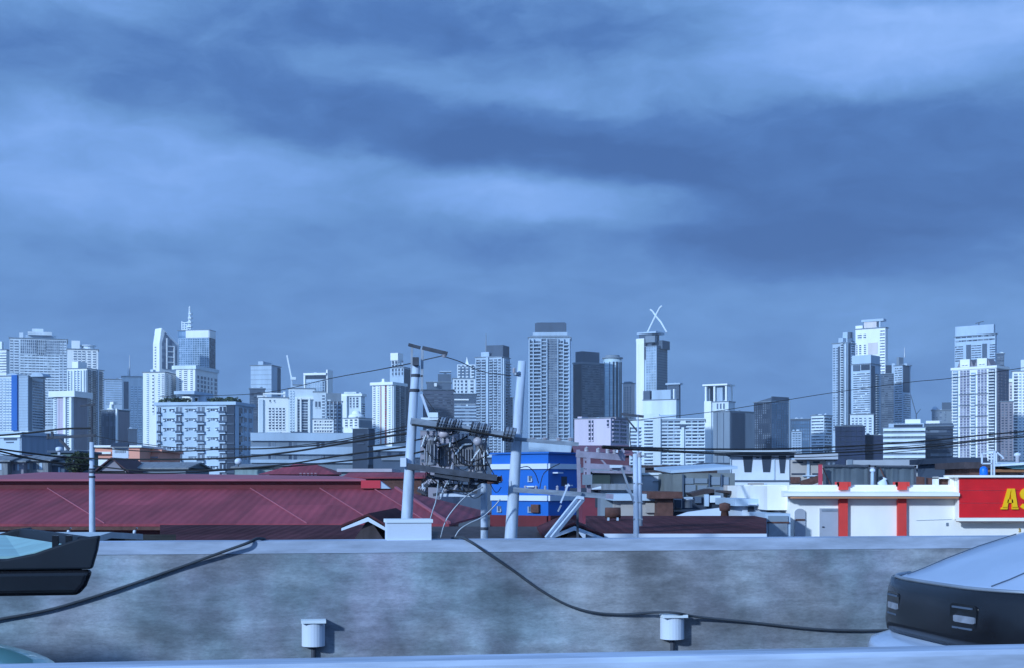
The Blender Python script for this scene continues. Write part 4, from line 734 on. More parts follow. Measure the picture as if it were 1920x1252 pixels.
rt, w_, d_, h = house('house', 'house with dark red hipped roof and white window posts, behind the long red roof', 'house', 505, 612, 886, 106, M['rust'], 8)
redroof = ribbed(mat('dark_red_roof_sheet', (.29, .047, .066), .8, 0, .34, .5, (1.6, .35, .35))); reddk = mat('maroon_fascia', (.13, .014, .022), .65, 0, .25, .5); redbr = mat('bright_red_flashing', (.50, .03, .05), .55, 0, .2, .5); redup = mat('faded_red_roof_sheet', (.34, .10, .135), .8, 0, .2, .2, (2, .3, .3))
mb = MB(); a = w_/2; mb.add([(-a-.8, -4.6, h-.1), (a+.8, -4.6, h-.1), (a+.8, 4.6, h-.1), (-a-.8, 4.6, h-.1), (-a*.4, 0, h+.75), (a*.35, 0, h+.75)], [(0, 1, 5, 4), (1, 2, 5), (2, 3, 4, 5), (3, 0, 4), (3, 2, 1, 0)]); mb.build('hip_roof', redroof, rt)
for k in range(5): win(rt, 106, 8, 562+k*7, 566+k*7, 886, 897, M['plaster'], 'window_post', None, .15)
rt, w_, d_, h = house('shed', 'shed with pale flat roof slab, behind the right end of the long red roof', 'shed', 640, 728, 884, 104, M['grey'], 8, 'flat', mat('pale_roof_slab', (.46, .45, .50), .8, 0, .2, .6))
rt, w_, d_, h = house('house', 'house with red roof strip and maroon wall, left of the first pole', 'house', 650, 790, 893, 98, M['rust'], 8, 'ridge', redroof, .35)
# tree
def tree(label, px, Y, ytop, yb, wpx, seed=1):
    r3 = random.Random(seed); x = X(px, Y); zt, zb = Z(ytop, Y), Z(yb, Y); hw = wpx*Y/F/2; root = thing('tree', label, 'tree', (x, Y, 0))
    mb = MB(); mb.tube([(0, 0, 0), (.05, 0, zb*.5), (-.05, .05, zb+(zt-zb)*.5)], [.2, .16, .06], 8)
    for k in range(6):
        a = r3.uniform(0, 6.28); mb.tube([(0, 0, zb*.6), (math.cos(a)*hw*.4, math.sin(a)*hw*.4, zb+.3*(zt-zb)), (math.cos(a)*hw*.8, math.sin(a)*hw*.7, zb+.75*(zt-zb))], [.07, .05, .02], 5)
    mb.build('trunk', mat('bark', (.06, .05, .045), .9), root); mb = MB(); cs = []
    for k in range(22): cs.append((r3.uniform(-hw*.8, hw*.8), r3.uniform(-hw*.7, hw*.7), r3.uniform(zb-.3, zt-.25), r3.uniform(.3, .62)*hw*.7))
    for k in range(3200):
        cx, cy, cz, rr = r3.choice(cs); d = Vector((r3.gauss(0, 1), r3.gauss(0, 1), r3.gauss(0, 1))).normalized()*rr*r3.uniform(.5, 1.05)
        q = Vector((cx, cy, cz))+d; sz = r3.uniform(.05, .13); a = Vector((r3.uniform(-1, 1), r3.uniform(-1, 1), r3.uniform(-1, 1))).normalized(); b_ = a.cross(Vector((r3.uniform(-1, 1), r3.uniform(-1, 1), r3.uniform(-1, 1)))).normalized()
        mb.add([q-a*sz, q+b_*sz*.5, q+a*sz, q-b_*sz*.5], [(0, 1, 2, 3)], 0 if r3.random() < .7 else 1)
    mb.build('crown', [leafm, mat('olive_leaf', (.07, .085, .035), .7, 0, .4, 1)], root)
tree('dark bushy tree between the tin shacks and the left street pole', 143, 112, 846, 886, 56, 2)

# ------------------------------------------------------------------ the long red roof (far side of the street)
def red_building():
    Y0, Y1, Y2 = 62.0, 72.0, 86.0
    xr = X(806, Y0); root = thing('market_hall', 'long market hall under a big dark red sheet roof with a raised upper roof', 'building', (X(300, Y0), Y0, 0)); lx = root.location.x
    xl = X(-260, Y0)-lx; xe = X(842, Y0)-lx
    ze, zs = Z(981, Y0), Z(915, Y1); hipx = X(742, Y1)-lx
    mb = MB()                                        # lower slope with a hipped right end, thickness downwards
    v = [(xl, 0, ze), (xe, 0, ze), (hipx, Y1-Y0, zs), (xl, Y1-Y0, zs)]; v2 = [(a, b, c-.12) for a, b, c in v]
    mb.add(v+v2, [(0, 1, 2, 3), (7, 6, 5, 4), (0, 4, 5, 1), (1, 5, 6, 2), (2, 6, 7, 3), (3, 7, 4, 0)]); mb.build('lower_roof', redroof, root)
    mb = MB(); v = [(xe, 0, ze-.02), (xe+1.5, 26, ze-.02), (hipx, Y1-Y0, zs-.02)]; mb.add(v+[(a, b, c-.1) for a, b, c in v], [(0, 1, 2), (5, 4, 3), (0, 3, 4, 1), (1, 4, 5, 2), (2, 5, 3, 0)]); mb.build('hip_roof', redroof, root)
    for px in (90, 470, 600, 700):
        mb = MB(); a = X(px+105, Y0)-lx; b_ = X(px, Y1)-lx; mb.beam((a, .05, ze+.03), (min(b_, hipx-.1), Y1-Y0-.1, zs+.03), .03, .05); mb.build('lap_strip', redup, root)
    mb = MB(); mb.beam((xe, -.02, ze+.05), (hipx, Y1-Y0, zs+.06), .14, .1); mb.build('hip_cap', redup, root)
    yf = Y1-Y0; zf = Z(897.5, Y1); xu = X(688, Y1)-lx
    mb = MB(); mb.box(xl, xu-.25, yf-.1, yf+.3, zs-.1, zf-.02); mb.build('clerestory_wall', reddk, root)
    mb = MB(); mb.box(xl, xu-.1, yf-.16, yf-.1, Z(906, Y1), zf-.03); mb.build('fascia', mat('plum_fascia', (.15, .028, .04), .6, 0, .2, .4), root)
    zr = Z(884, Y2); zr2 = Z(891.5, Y2)
    v = [(xl, yf-.5, zf), (xu, yf-.5, zf), (X(640, Y2)-lx, Y2-Y0, zr2), (xl, Y2-Y0, zr)]; v2 = [(a, b, c-.1) for a, b, c in v]
    mb = MB(); mb.add(v+v2, [(0, 1, 2, 3), (7, 6, 5, 4), (0, 4, 5, 1), (1, 5, 6, 2), (2, 6, 7, 3), (3, 7, 4, 0)]); mb.build('upper_roof', redup, root)
    mb = MB(); mb.box(xu-.25, xu+.75, yf-.55, yf+1.2, zs+.02, zf-.06); mb.build('end_piece', redbr, root); mb = MB(); mb.extrude([(xu+.75, yf-.5, zs), (xu+1.25, yf-.5, zs), (xu+.75, yf-.5, zf-.1)], (0, .6, 0)); mb.build('end_flashing', M['pale'], root)
    mb = MB(); mb.box(xl, xe-.5, .6, 24, 0, ze-.3); mb.build('wall', reddk, root)
    mb = MB(); mb.box(xl, xe, -.06, .06, ze-.28, ze-.13); mb.build('gutter', M['rust'], root)
red_building()
brownroof = ribbed(mat('brown_maroon_roof', (.085, .03, .036), .9, 0, .35, .8, (3, .5, .5), .08), .3, (1.2, 3, 50), .25)
# nearer dark low roofs just beyond the parapet
def slope_roof(name, label, pa, pb, y_lo, Ylo, y_hi, Yhi, m, wallm=None, edge=None):
    xm = (X(pa, Ylo)+X(pb, Ylo))/2; root = thing(name, label, 'house', (xm, Ylo, 0)); a, b_ = X(pa, Ylo)-xm, X(pb, Ylo)-xm; zl, zh = Z(y_lo, Ylo), Z(y_hi, Yhi); D = Yhi-Ylo
    a2, b2 = X(pa, Yhi)-xm, X(pb, Yhi)-xm
    mb = MB(); v = [(a, 0, zl), (b_, 0, zl), (b2, D, zh), (a2, D, zh)]; mb.add(v+[(p, q, r-.1) for p, q, r in v], [(0, 1, 2, 3), (7, 6, 5, 4), (0, 4, 5, 1), (1, 5, 6, 2), (2, 6, 7, 3), (3, 7, 4, 0)]); mb.build('roof', m, root)
    mb = MB(); mb.box(a+.3, b_-.3, .3, D-.2, 0, zl-.12); mb.build('wall', wallm or M['rust'], root)
    if edge: mb = MB(); mb.box(a, b_, -.05, .02, zl-.3, zl-.02); mb.build('eave_board', edge, root)
    return root
slope_roof('house', 'dark brown low roof behind the parapet, left of the white pedestal', 300, 745, 1030, 33, 983, 44, brownroof)
slope_roof('house', 'mossy dark roof behind the parapet at the left street pole', -80, 330, 1022, 30, 1001, 36, mat('mossy_dark_roof', (.055, .045, .035), .95, 0, .5, 1.2, (1, 1, 1), .05))
slope_roof('house', 'long brown-maroon roof with a pale eave board, right of the lamp-less grey pole', 1098, 1437, 998, 34, 966, 46, brownroof, M['plaster'], M['plaster'])
slope_roof('house', 'dark lean-to roof between the two concrete poles', 800, 1060, 1012, 33, 986, 40, M['tin_dark'], None, None)
def gable_front(label, apex, left, right, Y, depth=7):
    root = thing('gable_house', label, 'house', (X(apex[0], Y), Y, 0)); lx = root.location.x
    A, Lp, Rp = [Vector((X(p, Y)-lx, 0, Z(q, Y))) for p, q in (apex, left, right)]; th = Vector((0, 0, -14*Y/F))
    mb = MB(); mb.extrude([Lp, A, A+th*.75, Lp+th*.5], (0, .12, 0)); mb.build('barge_board', M['plaster'], root); mb = MB(); mb.extrude([A, Rp, Rp+th*.5, A+th*.75], (0, .12, 0)); mb.build('barge_board', M['plaster'], root)
    up = Vector((0, 0, .05)); mb = MB(); mb.extrude([Lp+up, A+up, Rp+up, Rp-up*.5, A-up*.5, Lp-up*.5], (0, depth, 0)); mb.build('roof', brownroof, root)
    mb = MB(); mb.extrude([Lp*.92+th*.3, A+th*.3, Rp*.92+th*.3, Vector((Rp.x*.92, 0, 0)), Vector((Lp.x*.92, 0, 0))], (0, depth-.2, 0)); o = mb.build('wall', M['tin_dark'], root); o.location.y = .14
gable_front('small gabled house with white barge boards, left of the white pedestal', (690, 966), (640, 987), (752, 1003), 29)
gable_front('small gabled house with white barge boards, right of the second pole', (1077, 983), (1018, 1008), (1133, 1005), 30)

for (px, py, lb) in ((131, 992, 'small white slanted vent tip on the dark eave, left of the far left pole'), (255, 992, 'small white slanted vent tip on the dark eave, right of the far left pole')):
    c = thing('vent_tip', lb, 'vent', P(px-4, py+5, 40)); mb = MB(); mb.tube([(0, 0, -.06), (.02, 0, .03), (.09, 0, .13)], [.035, .05, .03], 8); mb.build('cowl', M['plaster'], c, True); mb = MB(); mb.box(-.08, .08, -.06, .06, -.10, -.05); mb.build('foot', M['slate'], c)
# small white-topped shed seen over the parapet at far left
rt, w_, d_, h = house('shed', 'low shed with pale sheet roof behind the pickup at far left', 'shed', -60, 118, 1016, 25, M['dark'], 4, 'ridge', mat('pale_sheet_roof', (.50, .56, .60), .6, .1, .2, 1, (3, 1, 1)), .12)

# ------------------------------------------------------------------ blue building
def blue_building():
    t = T('blue_building', 'bright blue boxy building with white bands behind the electrical poles', 922, 1028, 1086, 850, 75, mat('bright_blue_paint', (.003, .125, .50), .6, 0, .14, .4), 36, cat='building', roof=False)
    white = M['plaster']
    for (a, b) in ((868, 878), (928, 938)):
        t.panel('F', 922, 1028, a, b, white, 'white_band', .12); t.panel('R', 1028, 1086, a, b, white, 'white_band', .12)
    fr = mat('pale_window_frame', (.36, .42, .50), .6)
    for y in (893, 951):
        for p in (935, 993):
            mb = MB(); u0, u1 = t.u('F', p), t.u('F', p+5.5); t.fbox(mb, 'F', u0, u1, -.05, .02, t.z(y+9), t.z(y-2), 0)
            t.fbox(mb, 'F', u0-.05, u0+.02, 0, .08, t.z(y+9), t.z(y-2), 1); t.fbox(mb, 'F', u0-.05, u1+.05, 0, .1, t.z(y+9.5), t.z(y+8), 1); t.fbox(mb, 'F', u1-.02, u1+.05, 0, .08, t.z(y+9), t.z(y+3), 1); mb.build('window', [M['glass'], fr], t.root)
    for (p, q, y) in ((991, 1009, 910), (1036, 1046, 884), (1058, 1064, 908)):
        face = 'F' if p < 1028 else 'R'; t.panel(face, p, q, y, y+2.5, white, 'ledge', .35)
    t.panel('R', 1052, 1062, 892, 910, M['dark'], 'window', .03); t.panel('F', 1000, 1014, 945, 960, M['rust'], 'rusty_vent', .2)
    t.slab(850, .12, M['blue_stripe'], 'parapet', True, .12)
    t.panel('F', 922, 1028, 966, 1010, reddk, 'base_wall', .15); t.panel('R', 1028, 1086, 966, 1010, reddk, 'base_wall', .15)
blue_building()
# ------------------------------------------------------------------ rooftops between the blue building and the shophouse
rt, w_, d_, h = house('shed', 'maroon-roofed shed with small white vents, behind the steel frame right of the blue building', 'shed', 1086, 1180, 850, 95, mat('plum_wall', (.14, .06, .085), .85, 0, .3, .5), 8, 'ridge', mat('plum_roof', (.20, .08, .11), .7, 0, .25, .6), .7)
for p in (1096, 1118, 1136, 1154, 1166):
    win(rt, 95, 8, p, p+4, 840, 848, M['plaster'], 'vent', None, .3)
rt, w_, d_, h = house('shed', 'shed with dark green boarded front behind the steel frame', 'shed', 1112, 1144, 884, 62, M['green_wall'], 5, 'flat', M['grey'])
rt, w_, d_, h = house('house', 'beige house with grey flat roof, left of the grey street pole', 'house', 1144, 1196, 886, 64, M['beige'], 6, 'flat', M['grey']); win(rt, 64, 6, 1176, 1184, 893, 903, M['glass']); win(rt, 64, 6, 1150, 1170, 905, 908, M['pale'], 'ledge', None, .3)
rt, w_, d_, h = house('house', 'red-walled shack with a dark doorway, at the foot of the blue building', 'shack', 1092, 1126, 926, 56, mat('faded_red_wall', (.20, .035, .06), .8, 0, .3, 1), 5, 'flat', M['dark']); win(rt, 56, 5, 1116, 1126, 930, 950, M['dark'], 'doorway')
rt, w_, d_, h = house('shed', 'grey shed with a dark green shutter, left of the grey street pole', 'shed', 1126, 1180, 918, 54, M['grey'], 5, 'flat', M['tin']); win(rt, 54, 5, 1155, 1172, 930, 952, M['green_wall'], 'shutter')
rt, w_, d_, h = house('house', 'low beige wall house at the foot of the grey street pole', 'house', 1164, 1236, 938, 50, M['beige'], 5, 'flat', M['pale']); win(rt, 50, 5, 1210, 1232, 942, 960, M['beige'], 'wall_panel', None, .15)
rt, w_, d_, h = house('house', 'white plain house wall right of the grey street pole', 'house', 1196, 1268, 890, 66, M['plaster'], 6); win(rt, 66, 6, 1224, 1262, 901, 902.2, M['grey'], 'wall_joint', None, .05); win(rt, 66, 6, 1238, 1238.8, 904, 938, M['pale'], 'wall_joint', None, .05)
mb = MB(); mb.box(-w_/2, w_/2, -3.1, 3.1, h+.01, h+.12); mb.build('roof', M['white'], rt)
rt, w_, d_, h = house('shed', 'long dark roof strip with rows of pots below the striped office block', 'shed', 1196, 1345, 877, 110, M['tin_dark'], 6, 'flat', M['tin_dark'])
for k in range(26):
    p = 1206+k*5.3; root = None
    if k % 3 == 0: win(rt, 110, 6, p, p+3, 870, 876, M['plaster'], 'parapet_post', None, .25)
rt, w_, d_, h = house('house', 'brick-brown shack with maroon wall, right of the white plain house', 'shack', 1232, 1262, 934, 49, M['rust'], 5, 'flat', M['rust'])
wkm = mat('grey_green_block_wall', (.185, .205, .21), .9, 0, .28, .8)
rt, w_, d_, h = house('workshop', 'grey-green workshop of bare block walls with sagging dark awning', 'workshop', 1262, 1378, 886, 60, wkm, 7)
mb = MB(); mb.add([(-w_/2-.1, -3.6, h), (w_/2+.1, -3.6, h+.18), (w_/2+.1, 3.6, h+.4), (-w_/2-.1, 3.6, h+.22), (-w_/2-.1, -3.6, h+.12), (w_/2+.1, -3.6, h+.3), (w_/2+.1, 3.6, h+.52), (-w_/2-.1, 3.6, h+.34)], [(3, 2, 1, 0), (4, 5, 6, 7), (0, 1, 5, 4), (1, 2, 6, 5), (2, 3, 7, 6), (3, 0, 4, 7)]); mb.build('roof', M['pale'], rt)
for (a, b, y0, y1) in ((1281, 1300, 895, 906), (1302, 1326, 896, 905), (1332, 1350, 893, 908), (1354, 1366, 893, 908), (1284, 1304, 908, 922), (1308, 1326, 909, 920)): win(rt, 60, 7, a, b, y0, y1, M['grey'], 'wall_panel', None, .06)
for p in (1279, 1328, 1351): win(rt, 60, 7, p, p+2.2, 888, 938, M['slate'], 'pier', None, .16)
mb = MB(); Y = 57.5; l = rt.location
pts = [P(1294, 924, Y)-l, P(1312, 919, Y)-l, P(1330, 915, Y)-l, P(1348, 918, Y)-l, P(1350, 922, Y)-l, P(1335, 923, Y)-l, P(1318, 926, Y)-l, P(1300, 930, Y)-l]; mb.extrude(pts, (0, 1.6, 0)); mb.build('sagging_awning', M['tin_dark'], rt)
rt, w_, d_, h = house('house', 'jumble of grey lean-tos with dark slots, below the white arched building', 'house', 1350, 1438, 912, 56, M['grey'], 6); mb = MB(); l = rt.location; mb.extrude([P(1352, 918, 53)-l, P(1385, 920, 53)-l, P(1406, 926, 53)-l, P(1404, 928, 53)-l, P(1380, 926, 53)-l, P(1352, 922, 53)-l], (0, 1.5, 0)); mb.build('canopy', M['tin_dark'], rt)
win(rt, 56, 6, 1366, 1386, 933, 936, M['dark'], 'slot'); win(rt, 56, 6, 1380, 1392, 939, 941, M['dark'], 'slot'); win(rt, 56, 6, 1402, 1430, 904.5, 922, M['beige'], 'wall_panel', None, .3); win(rt, 56, 6, 1360, 1366, 922, 938, M['plaster'], 'pillar', None, .3); win(rt, 56, 6, 1430, 1436, 906, 950, M['pale'], 'drain_pipe', None, .3)
rt, w_, d_, h = house('stall', 'open roadside stall with a pale door frame, beneath the dark sagging awning', 'stall', 1262, 1352, 932, 52, M['dark'], 4)
for (a, b, y0, y1, m_, nm) in ((1262, 1278, 934, 952, 'metal', 'frame'), (1264, 1276, 936, 951, 'dark', 'opening'), (1282, 1298, 931, 934, 'pale', 'shelf'), (1320, 1328, 926, 948, 'pale', 'pillar'), (1330, 1350, 928, 941, 'plaster', 'panel'), (1302, 1314, 930, 942, 'slate', 'panel'), (1262, 1320, 954, 958, 'tin', 'counter')): win(rt, 52, 4, a, b, y0, y1, M[m_], nm, None, .05+.02*len(nm) if nm != 'opening' else .3)
c = thing('barrel', 'small pale metal drum on the stall counter', 'barrel', (X(1291, 49), 49, Z(951, 49))); mb = MB(); mb.lathe((0, 0, 0), [(.13, 0), (.13, .26), (.19, .27), (.19, .31), (.02, .33)], 14); mb.build('drum', M['metal'], c, True)
rt, w_, d_, h = house('wall', 'white low wall rising to the right above the brown-maroon roof', 'wall', 1270, 1352, 966, 48, M['plaster'], .3, None); 
mb = MB(); s_ = 48/F; mb.extrude([(-w_/2, -.15, h), (w_/2, -.15, h), (w_/2, -.15, h+15*s_), (-w_/4, -.15, h+7*s_)], (0, .3, 0)); mb.build('wall_top', M['plaster'], rt)
rt, w_, d_, h = house('house', 'white-walled hut with a small dark window, left of the shophouse', 'hut', 1392, 1438, 948, 47.5, M['plaster'], 4, 'flat', M['pale']); win(rt, 47.5, 4, 1402, 1413, 944, 958, M['dark'], 'window', None, .08); win(rt, 47.5, 4, 1399, 1416, 942.5, 945, M['plaster'], 'window_hood', None, .4)
c = thing('water_tank', 'dark brown rooftop tank on a pale stand, right of the white low wall', 'tank', (X(1359, 46), 46, Z(967, 46))); mb = MB(); mb.lathe((0, 0, 0), [(.14, 0), (.12, .17), (.17, .18), (.19, .3), (.18, .42), (.02, .46)], 14); mb.build('tank_body', [M['rust']], c, True); mb = MB(); mb.box(-.16, .16, -.16, .16, -.03, .0); mb.build('stand', M['pale'], c)
c = thing('water_tank', 'dark brown tank on the brown-maroon roof, left of the grey street pole', 'tank', (X(1149, 42), 42, Z(978, 42))); mb = MB(); mb.tube([(-.23, 0, .28), (.23, 0, .28)], .17, 14); mb.build('tank_body', M['rust'], c, True); mb = MB(); mb.box(-.17, -.11, -.1, .1, -.15, .15); mb.box(.11, .17, -.1, .1, -.15, .15); mb.build('stand', M['pale'], c)
# white arched building and flat canopies
t = T('workshop', 'white wall building with dark tapered openings under a deep flat roof', 1369, 1480, 1480, 851, 130, M['plaster'], cat='workshop', roof=False, depth=10)
for (a, b, y1) in ((1393, 1412, 884), (1428, 1447, 884), (1460, 1474, 886)):
    mb = MB(); q = -t.d/2-.06; mb.extrude([(t.u('F', a), q, t.z(853)), (t.u('F', b), q, t.z(853)), (t.u('F', b-3), q, t.z(y1)), (t.u('F', a+3), q, t.z(y1))], (0, .3, 0)); mb.build('dark_opening', M['dark'], t.root)
t.panel('F', 1418, 1424, 856, 858, M['dark'], 'vent', .05); t.panel('F', 1451, 1453, 853, 898, M['pale'], 'drain_pipe', .1); t.panel('F', 1369, 1371, 853, 885, M['pale'], 'drain_pipe', .15); t.panel('F', 1372, 1490, 899, 902, M['slate'], 'base_band', .12)
mb = MB(); mb.box(t.u('F', 1362), t.u('F', 1492), -t.d/2-.9, t.d/2, t.z(853), t.z(848)); mb.build('eave', M['slate'], t.root); mb = MB(); mb.box(t.u('F', 1340), t.u('F', 1492), -t.d/2-1.4, t.d/2, t.z(848), t.z(843.5)); mb.build('flat_roof', mat('pale_blue_roof_sheet', (.42, .46, .50), .6, .1, .15, .5), t.root)
t = T('warehouse', 'cream stucco building under a pale flat slab, right of the dark-openinged white wall', 1482, 1548, 1548, 861, 122, M['beige'], cat='building', roof=False, depth=9)
mb = MB(); mb.box(t.u('F', 1490), t.u('F', 1571), -t.d/2-1.2, t.d/2, t.z(860.5), t.z(849)); mb.build('flat_roof', mat('pale_grey_roof_sheet', (.40, .42, .47), .6, .1, .15, .5), t.root)
for (a, b, y) in ((1486, 1506, 864), (1524, 1537, 864), (1484, 1510, 886), (1523, 1536, 886)): t.panel('F', a, b, y, y+3, M['dark'], 'slot', .05)
t.panel('F', 1513, 1518, 862, 900, M['pale'], 'pier', .2); t.panel('F', 1482, 1500, 893, 905, M['rust'], 'rusty_panel', .2); t.panel('F', 1505, 1545, 890, 892, M['pale'], 'ledge', .3)
c = thing('metal_stair', 'rusty stair stringer leaning behind the red post on the shophouse roof', 'stair', (X(1525, 100), 100, 0)); mb = MB(); l = c.location; mb.beam(P(1502, 908, 100)-l, P(1545, 893, 100)-l, .35, .5); mb.beam(P(1502, 904, 101)-l, P(1540, 893, 101)-l, .2, .3); mb.build('stringer', M['rust'], c)
t = T('warehouse', 'long low pale-roofed building behind the netted roof cage', 1590, 1775, 1775, 876, 105, mat('pale_wall', (.38, .40, .43), .8, 0, .2, .5), cat='warehouse', roof=False, depth=12)
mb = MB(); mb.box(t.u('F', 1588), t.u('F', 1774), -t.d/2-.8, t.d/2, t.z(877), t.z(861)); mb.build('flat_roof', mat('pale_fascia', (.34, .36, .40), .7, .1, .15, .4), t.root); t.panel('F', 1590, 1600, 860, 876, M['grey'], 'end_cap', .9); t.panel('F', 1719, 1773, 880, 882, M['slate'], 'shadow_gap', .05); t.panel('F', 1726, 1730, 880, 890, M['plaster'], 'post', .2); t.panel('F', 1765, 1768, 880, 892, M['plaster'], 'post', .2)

# ------------------------------------------------------------------ the white and red shophouse
SY = 45.0
def shop():
    sh_w = mat('fresh_white_wall', (.93, .88, .82), .8, 0, .10, .7, (1, 1, .4)); sh_r = mat('brick_red_paint', (.74, .055, .045), .6, 0, .14, 1.2)
    root = thing('shophouse', 'white two-storey shophouse with red pillars, at right behind the parapet', 'shop', (X(1680, SY), SY, 0)); lx = root.location.x
    x = lambda p, Y=SY: X(p, Y)-lx
    z = lambda q, Y=SY: Z(q, Y)
    mb = MB(); mb.box(x(1482), x(2150), .12, 9, 0, z(908)); mb.build('wall', sh_w, root)
    mb = MB(); mb.box(x(1445), x(1482)+.02, .6, 9, z(956), z(910)); mb.build('side_bay', sh_w, root)
    mb = MB(); mb.box(x(1482)-.05, x(1792), .0, .14, z(936), z(911.5)); mb.build('parapet', sh_w, root)
    mb = MB(); e0 = z(929); mb.extrude([(x(1466), -.42, e0), (x(1466), -.42, e0+.10), (x(1466), .1, e0+.17), (x(1466), .1, e0-.02), ], (x(1792)-x(1466), 0, 0)); mb.build('canopy', sh_w, root)
    mb = MB(); mb.box(x(1478), x(1791), -.37, .11, e0-.075, e0-.012); mb.build('canopy_soffit', mat('brown_soffit', (.55, .25, .13), .8, 0, .2, 1), root)  # the brown holds bounced light and shade under the canopy
    for a in (1573, 1683):
        mb = MB(); mb.box(x(a), x(a+16), -.05, .2, 0, e0-.06); mb.build('pillar', sh_r, root)
        mb = MB(); mb.box(x(a-1), x(a+16), -.12, .2, e0+.2, z(903)); mb.box(x(a-1), x(a+21), -.1, .5, z(911), z(902.5)); mb.build('pillar_cap', sh_r, root)
    arch = mat('grey_door_paint', (.38, .40, .46), .6, 0, .12, 1)
    mb = MB(); n = 12; x0, x1 = x(1491), x(1511); zc = z(960); rr = (x1-x0)/2; pts = [(x0, .06, 0), (x1, .06, 0)]
    for k in range(n+1):
        a = math.pi*k/n; pts.append(((x0+x1)/2+math.cos(a)*rr, .06, zc+math.sin(a)*rr*.75))
    mb.extrude(pts, (0, .1, 0)); mb.box(x0+.02, x1-.02, .03, .06, z(975), z(972), 1); mb.build('arched_door', [arch, M['rust']], root)
    mb = MB(); mb.box(x(1538), x(1573)-.01, .05, .14, 0, z(952)); mb.box(x(1541), x(1571), .035, .05, z(958), z(953.5), 1); mb.box(x(1542), x(1546), .02, .05, z(988), z(986), 2); mb.build('door', [arch, M['metal'], M['dark']], root)
    mb = MB(); mb.box(x(1776), x(1780), .09, .13, z(985), z(979)); mb.build('meter_box', M['grey'], root)
    mb = MB(); mb.tube([(x(1720)+k*.05, .1, z(974.5)-.004*(k % 3)-.0016*k*(-1)) for k in range(24)], .006, 5); mb.build('wall_crack', M['pale'], root)
    # sign bay, proud of the wall
    mb = MB(); mb.box(x(1791.5), x(2150), -.25, .14, z(973), z(894)); mb.build('sign_bay', sh_w, root)
    mb = MB(); mb.box(x(1780), x(2150), -.42, .6, z(894)+.0, z(890)); mb.build('sign_hood', sh_w, root)
    mb = MB(); mb.box(x(1789), x(2150), -.36, -.2, z(975.5), z(969.5)); mb.build('sign_ledge', sh_w, root)
    mb = MB(); mb.box(x(1789), x(2150), -.34, -.2, z(977), z(975.5)); mb.build('ledge_shadow_strip', mat('ledge_shadow_brown', (.22, .12, .09), .8), root)  # brown strip painted in where shade falls under the sign ledge
    mb = MB()
    for (q0, q1) in ((918.4, 895.5), (941.6, 919), (968.6, 942.2)): mb.box(x(1793.5), x(2150), -.29, -.2, z(q0, SY), z(q1, SY))
    o = mb.build('sign_panel', mat('red_sign_sheet', (.72, .012, .018), .5, 0, .16, 1.5), root)
    # lettering: an A and an S in raised yellow letters
    ym = mat('yellow_letter_paint', (.98, .52, .003), .5, 0, .05, 2)
    def letter(strokes, polys, name):
        mb = MB()
        for pts in polys: mb.extrude([(x(p), -.36, z(q)) for p, q in pts], (0, .08, 0))
        mb.build(name, ym, root)
    letter(None, [[(1872.5, 951), (1882.5, 915), (1888.5, 915), (1881.5, 951)], [(1890, 915), (1895.5, 915), (1901, 951), (1891, 951), (1888, 925)], [(1888.4, 915), (1890.1, 915), (1889.2, 921), (1888.2, 921)], [(1881, 941.5), (1882.6, 935), (1891.5, 935), (1892.5, 941.5)], [(1869.8, 953.5), (1870.6, 950), (1882.6, 950), (1881.6, 953.5)], [(1890.3, 953.5), (1889.6, 950), (1901.8, 950), (1902.4, 953.5)]], 'letter_a')
    mb = MB(); ctr = [(1926, 923), (1921.5, 918.6), (1914, 918.6), (1909.6, 924), (1911.5, 930.5), (1918, 934), (1924.5, 938), (1926.5, 944.5), (1922, 950), (1914, 950), (1908.5, 946)]
    sm_ = []
    for i in range(len(ctr)-1):
        p0, p1, p2, p3 = [Vector(ctr[max(0, min(len(ctr)-1, i+k))]) for k in (-1, 0, 1, 2)]
        for k in range(5): t_ = k/5; sm_.append(.5*((2*p1)+(p2-p0)*t_+(2*p0-5*p1+4*p2-p3)*t_*t_+(3*p1-p0-3*p2+p3)*t_**3))
    sm_.append(Vector(ctr[-1])); Lh = 3.9
    left, right = [], []
    for i, p in enumerate(sm_):
        d = (sm_[min(i+1, len(sm_)-1)]-sm_[max(i-1, 0)]).normalized(); nn = Vector((-d.y, d.x))*Lh; left.append(p+nn); right.append(p-nn)
    v = []; 
    for a, b in zip(left, right): v += [(x(a.x), -.36, z(a.y)), (x(b.x), -.36, z(b.y)), (x(a.x), -.28, z(a.y)), (x(b.x), -.28, z(b.y))]
    f = []
    for i in range(len(sm_)-1):
        o4 = i*4; f += [(o4, o4+1, o4+5, o4+4), (o4+2, o4+6, o4+7, o4+3), (o4, o4+4, o4+6, o4+2), (o4+1, o4+3, o4+7, o4+5)]
    f += [(0, 2, 3, 1), (len(v)-4, len(v)-3, len(v)-1, len(v)-2)]; mb.add(v, f); mb.build('letter_s', ym, root)
    cu = bpy.data.curves.new('number_text', 'FONT'); cu.body = '3'; cu.size = .16; cu.extrude = .01; cu.offset = .006
    to = bpy.data.objects.new('number_text', cu); col.objects.link(to); dg = bpy.context.evaluated_depsgraph_get(); me = bpy.data.meshes.new_from_object(to.evaluated_get(dg)); bpy.data.objects.remove(to)
    me.materials.clear(); me.materials.append(mat('brown_yellow_paint', (.45, .27, .02), .6)); o = bpy.data.objects.new('painted_number', me); col.objects.link(o); o.parent = root; o.location = (x(1912), .108, z(996.5)); o.rotation_euler = (R(90), 0, 0)
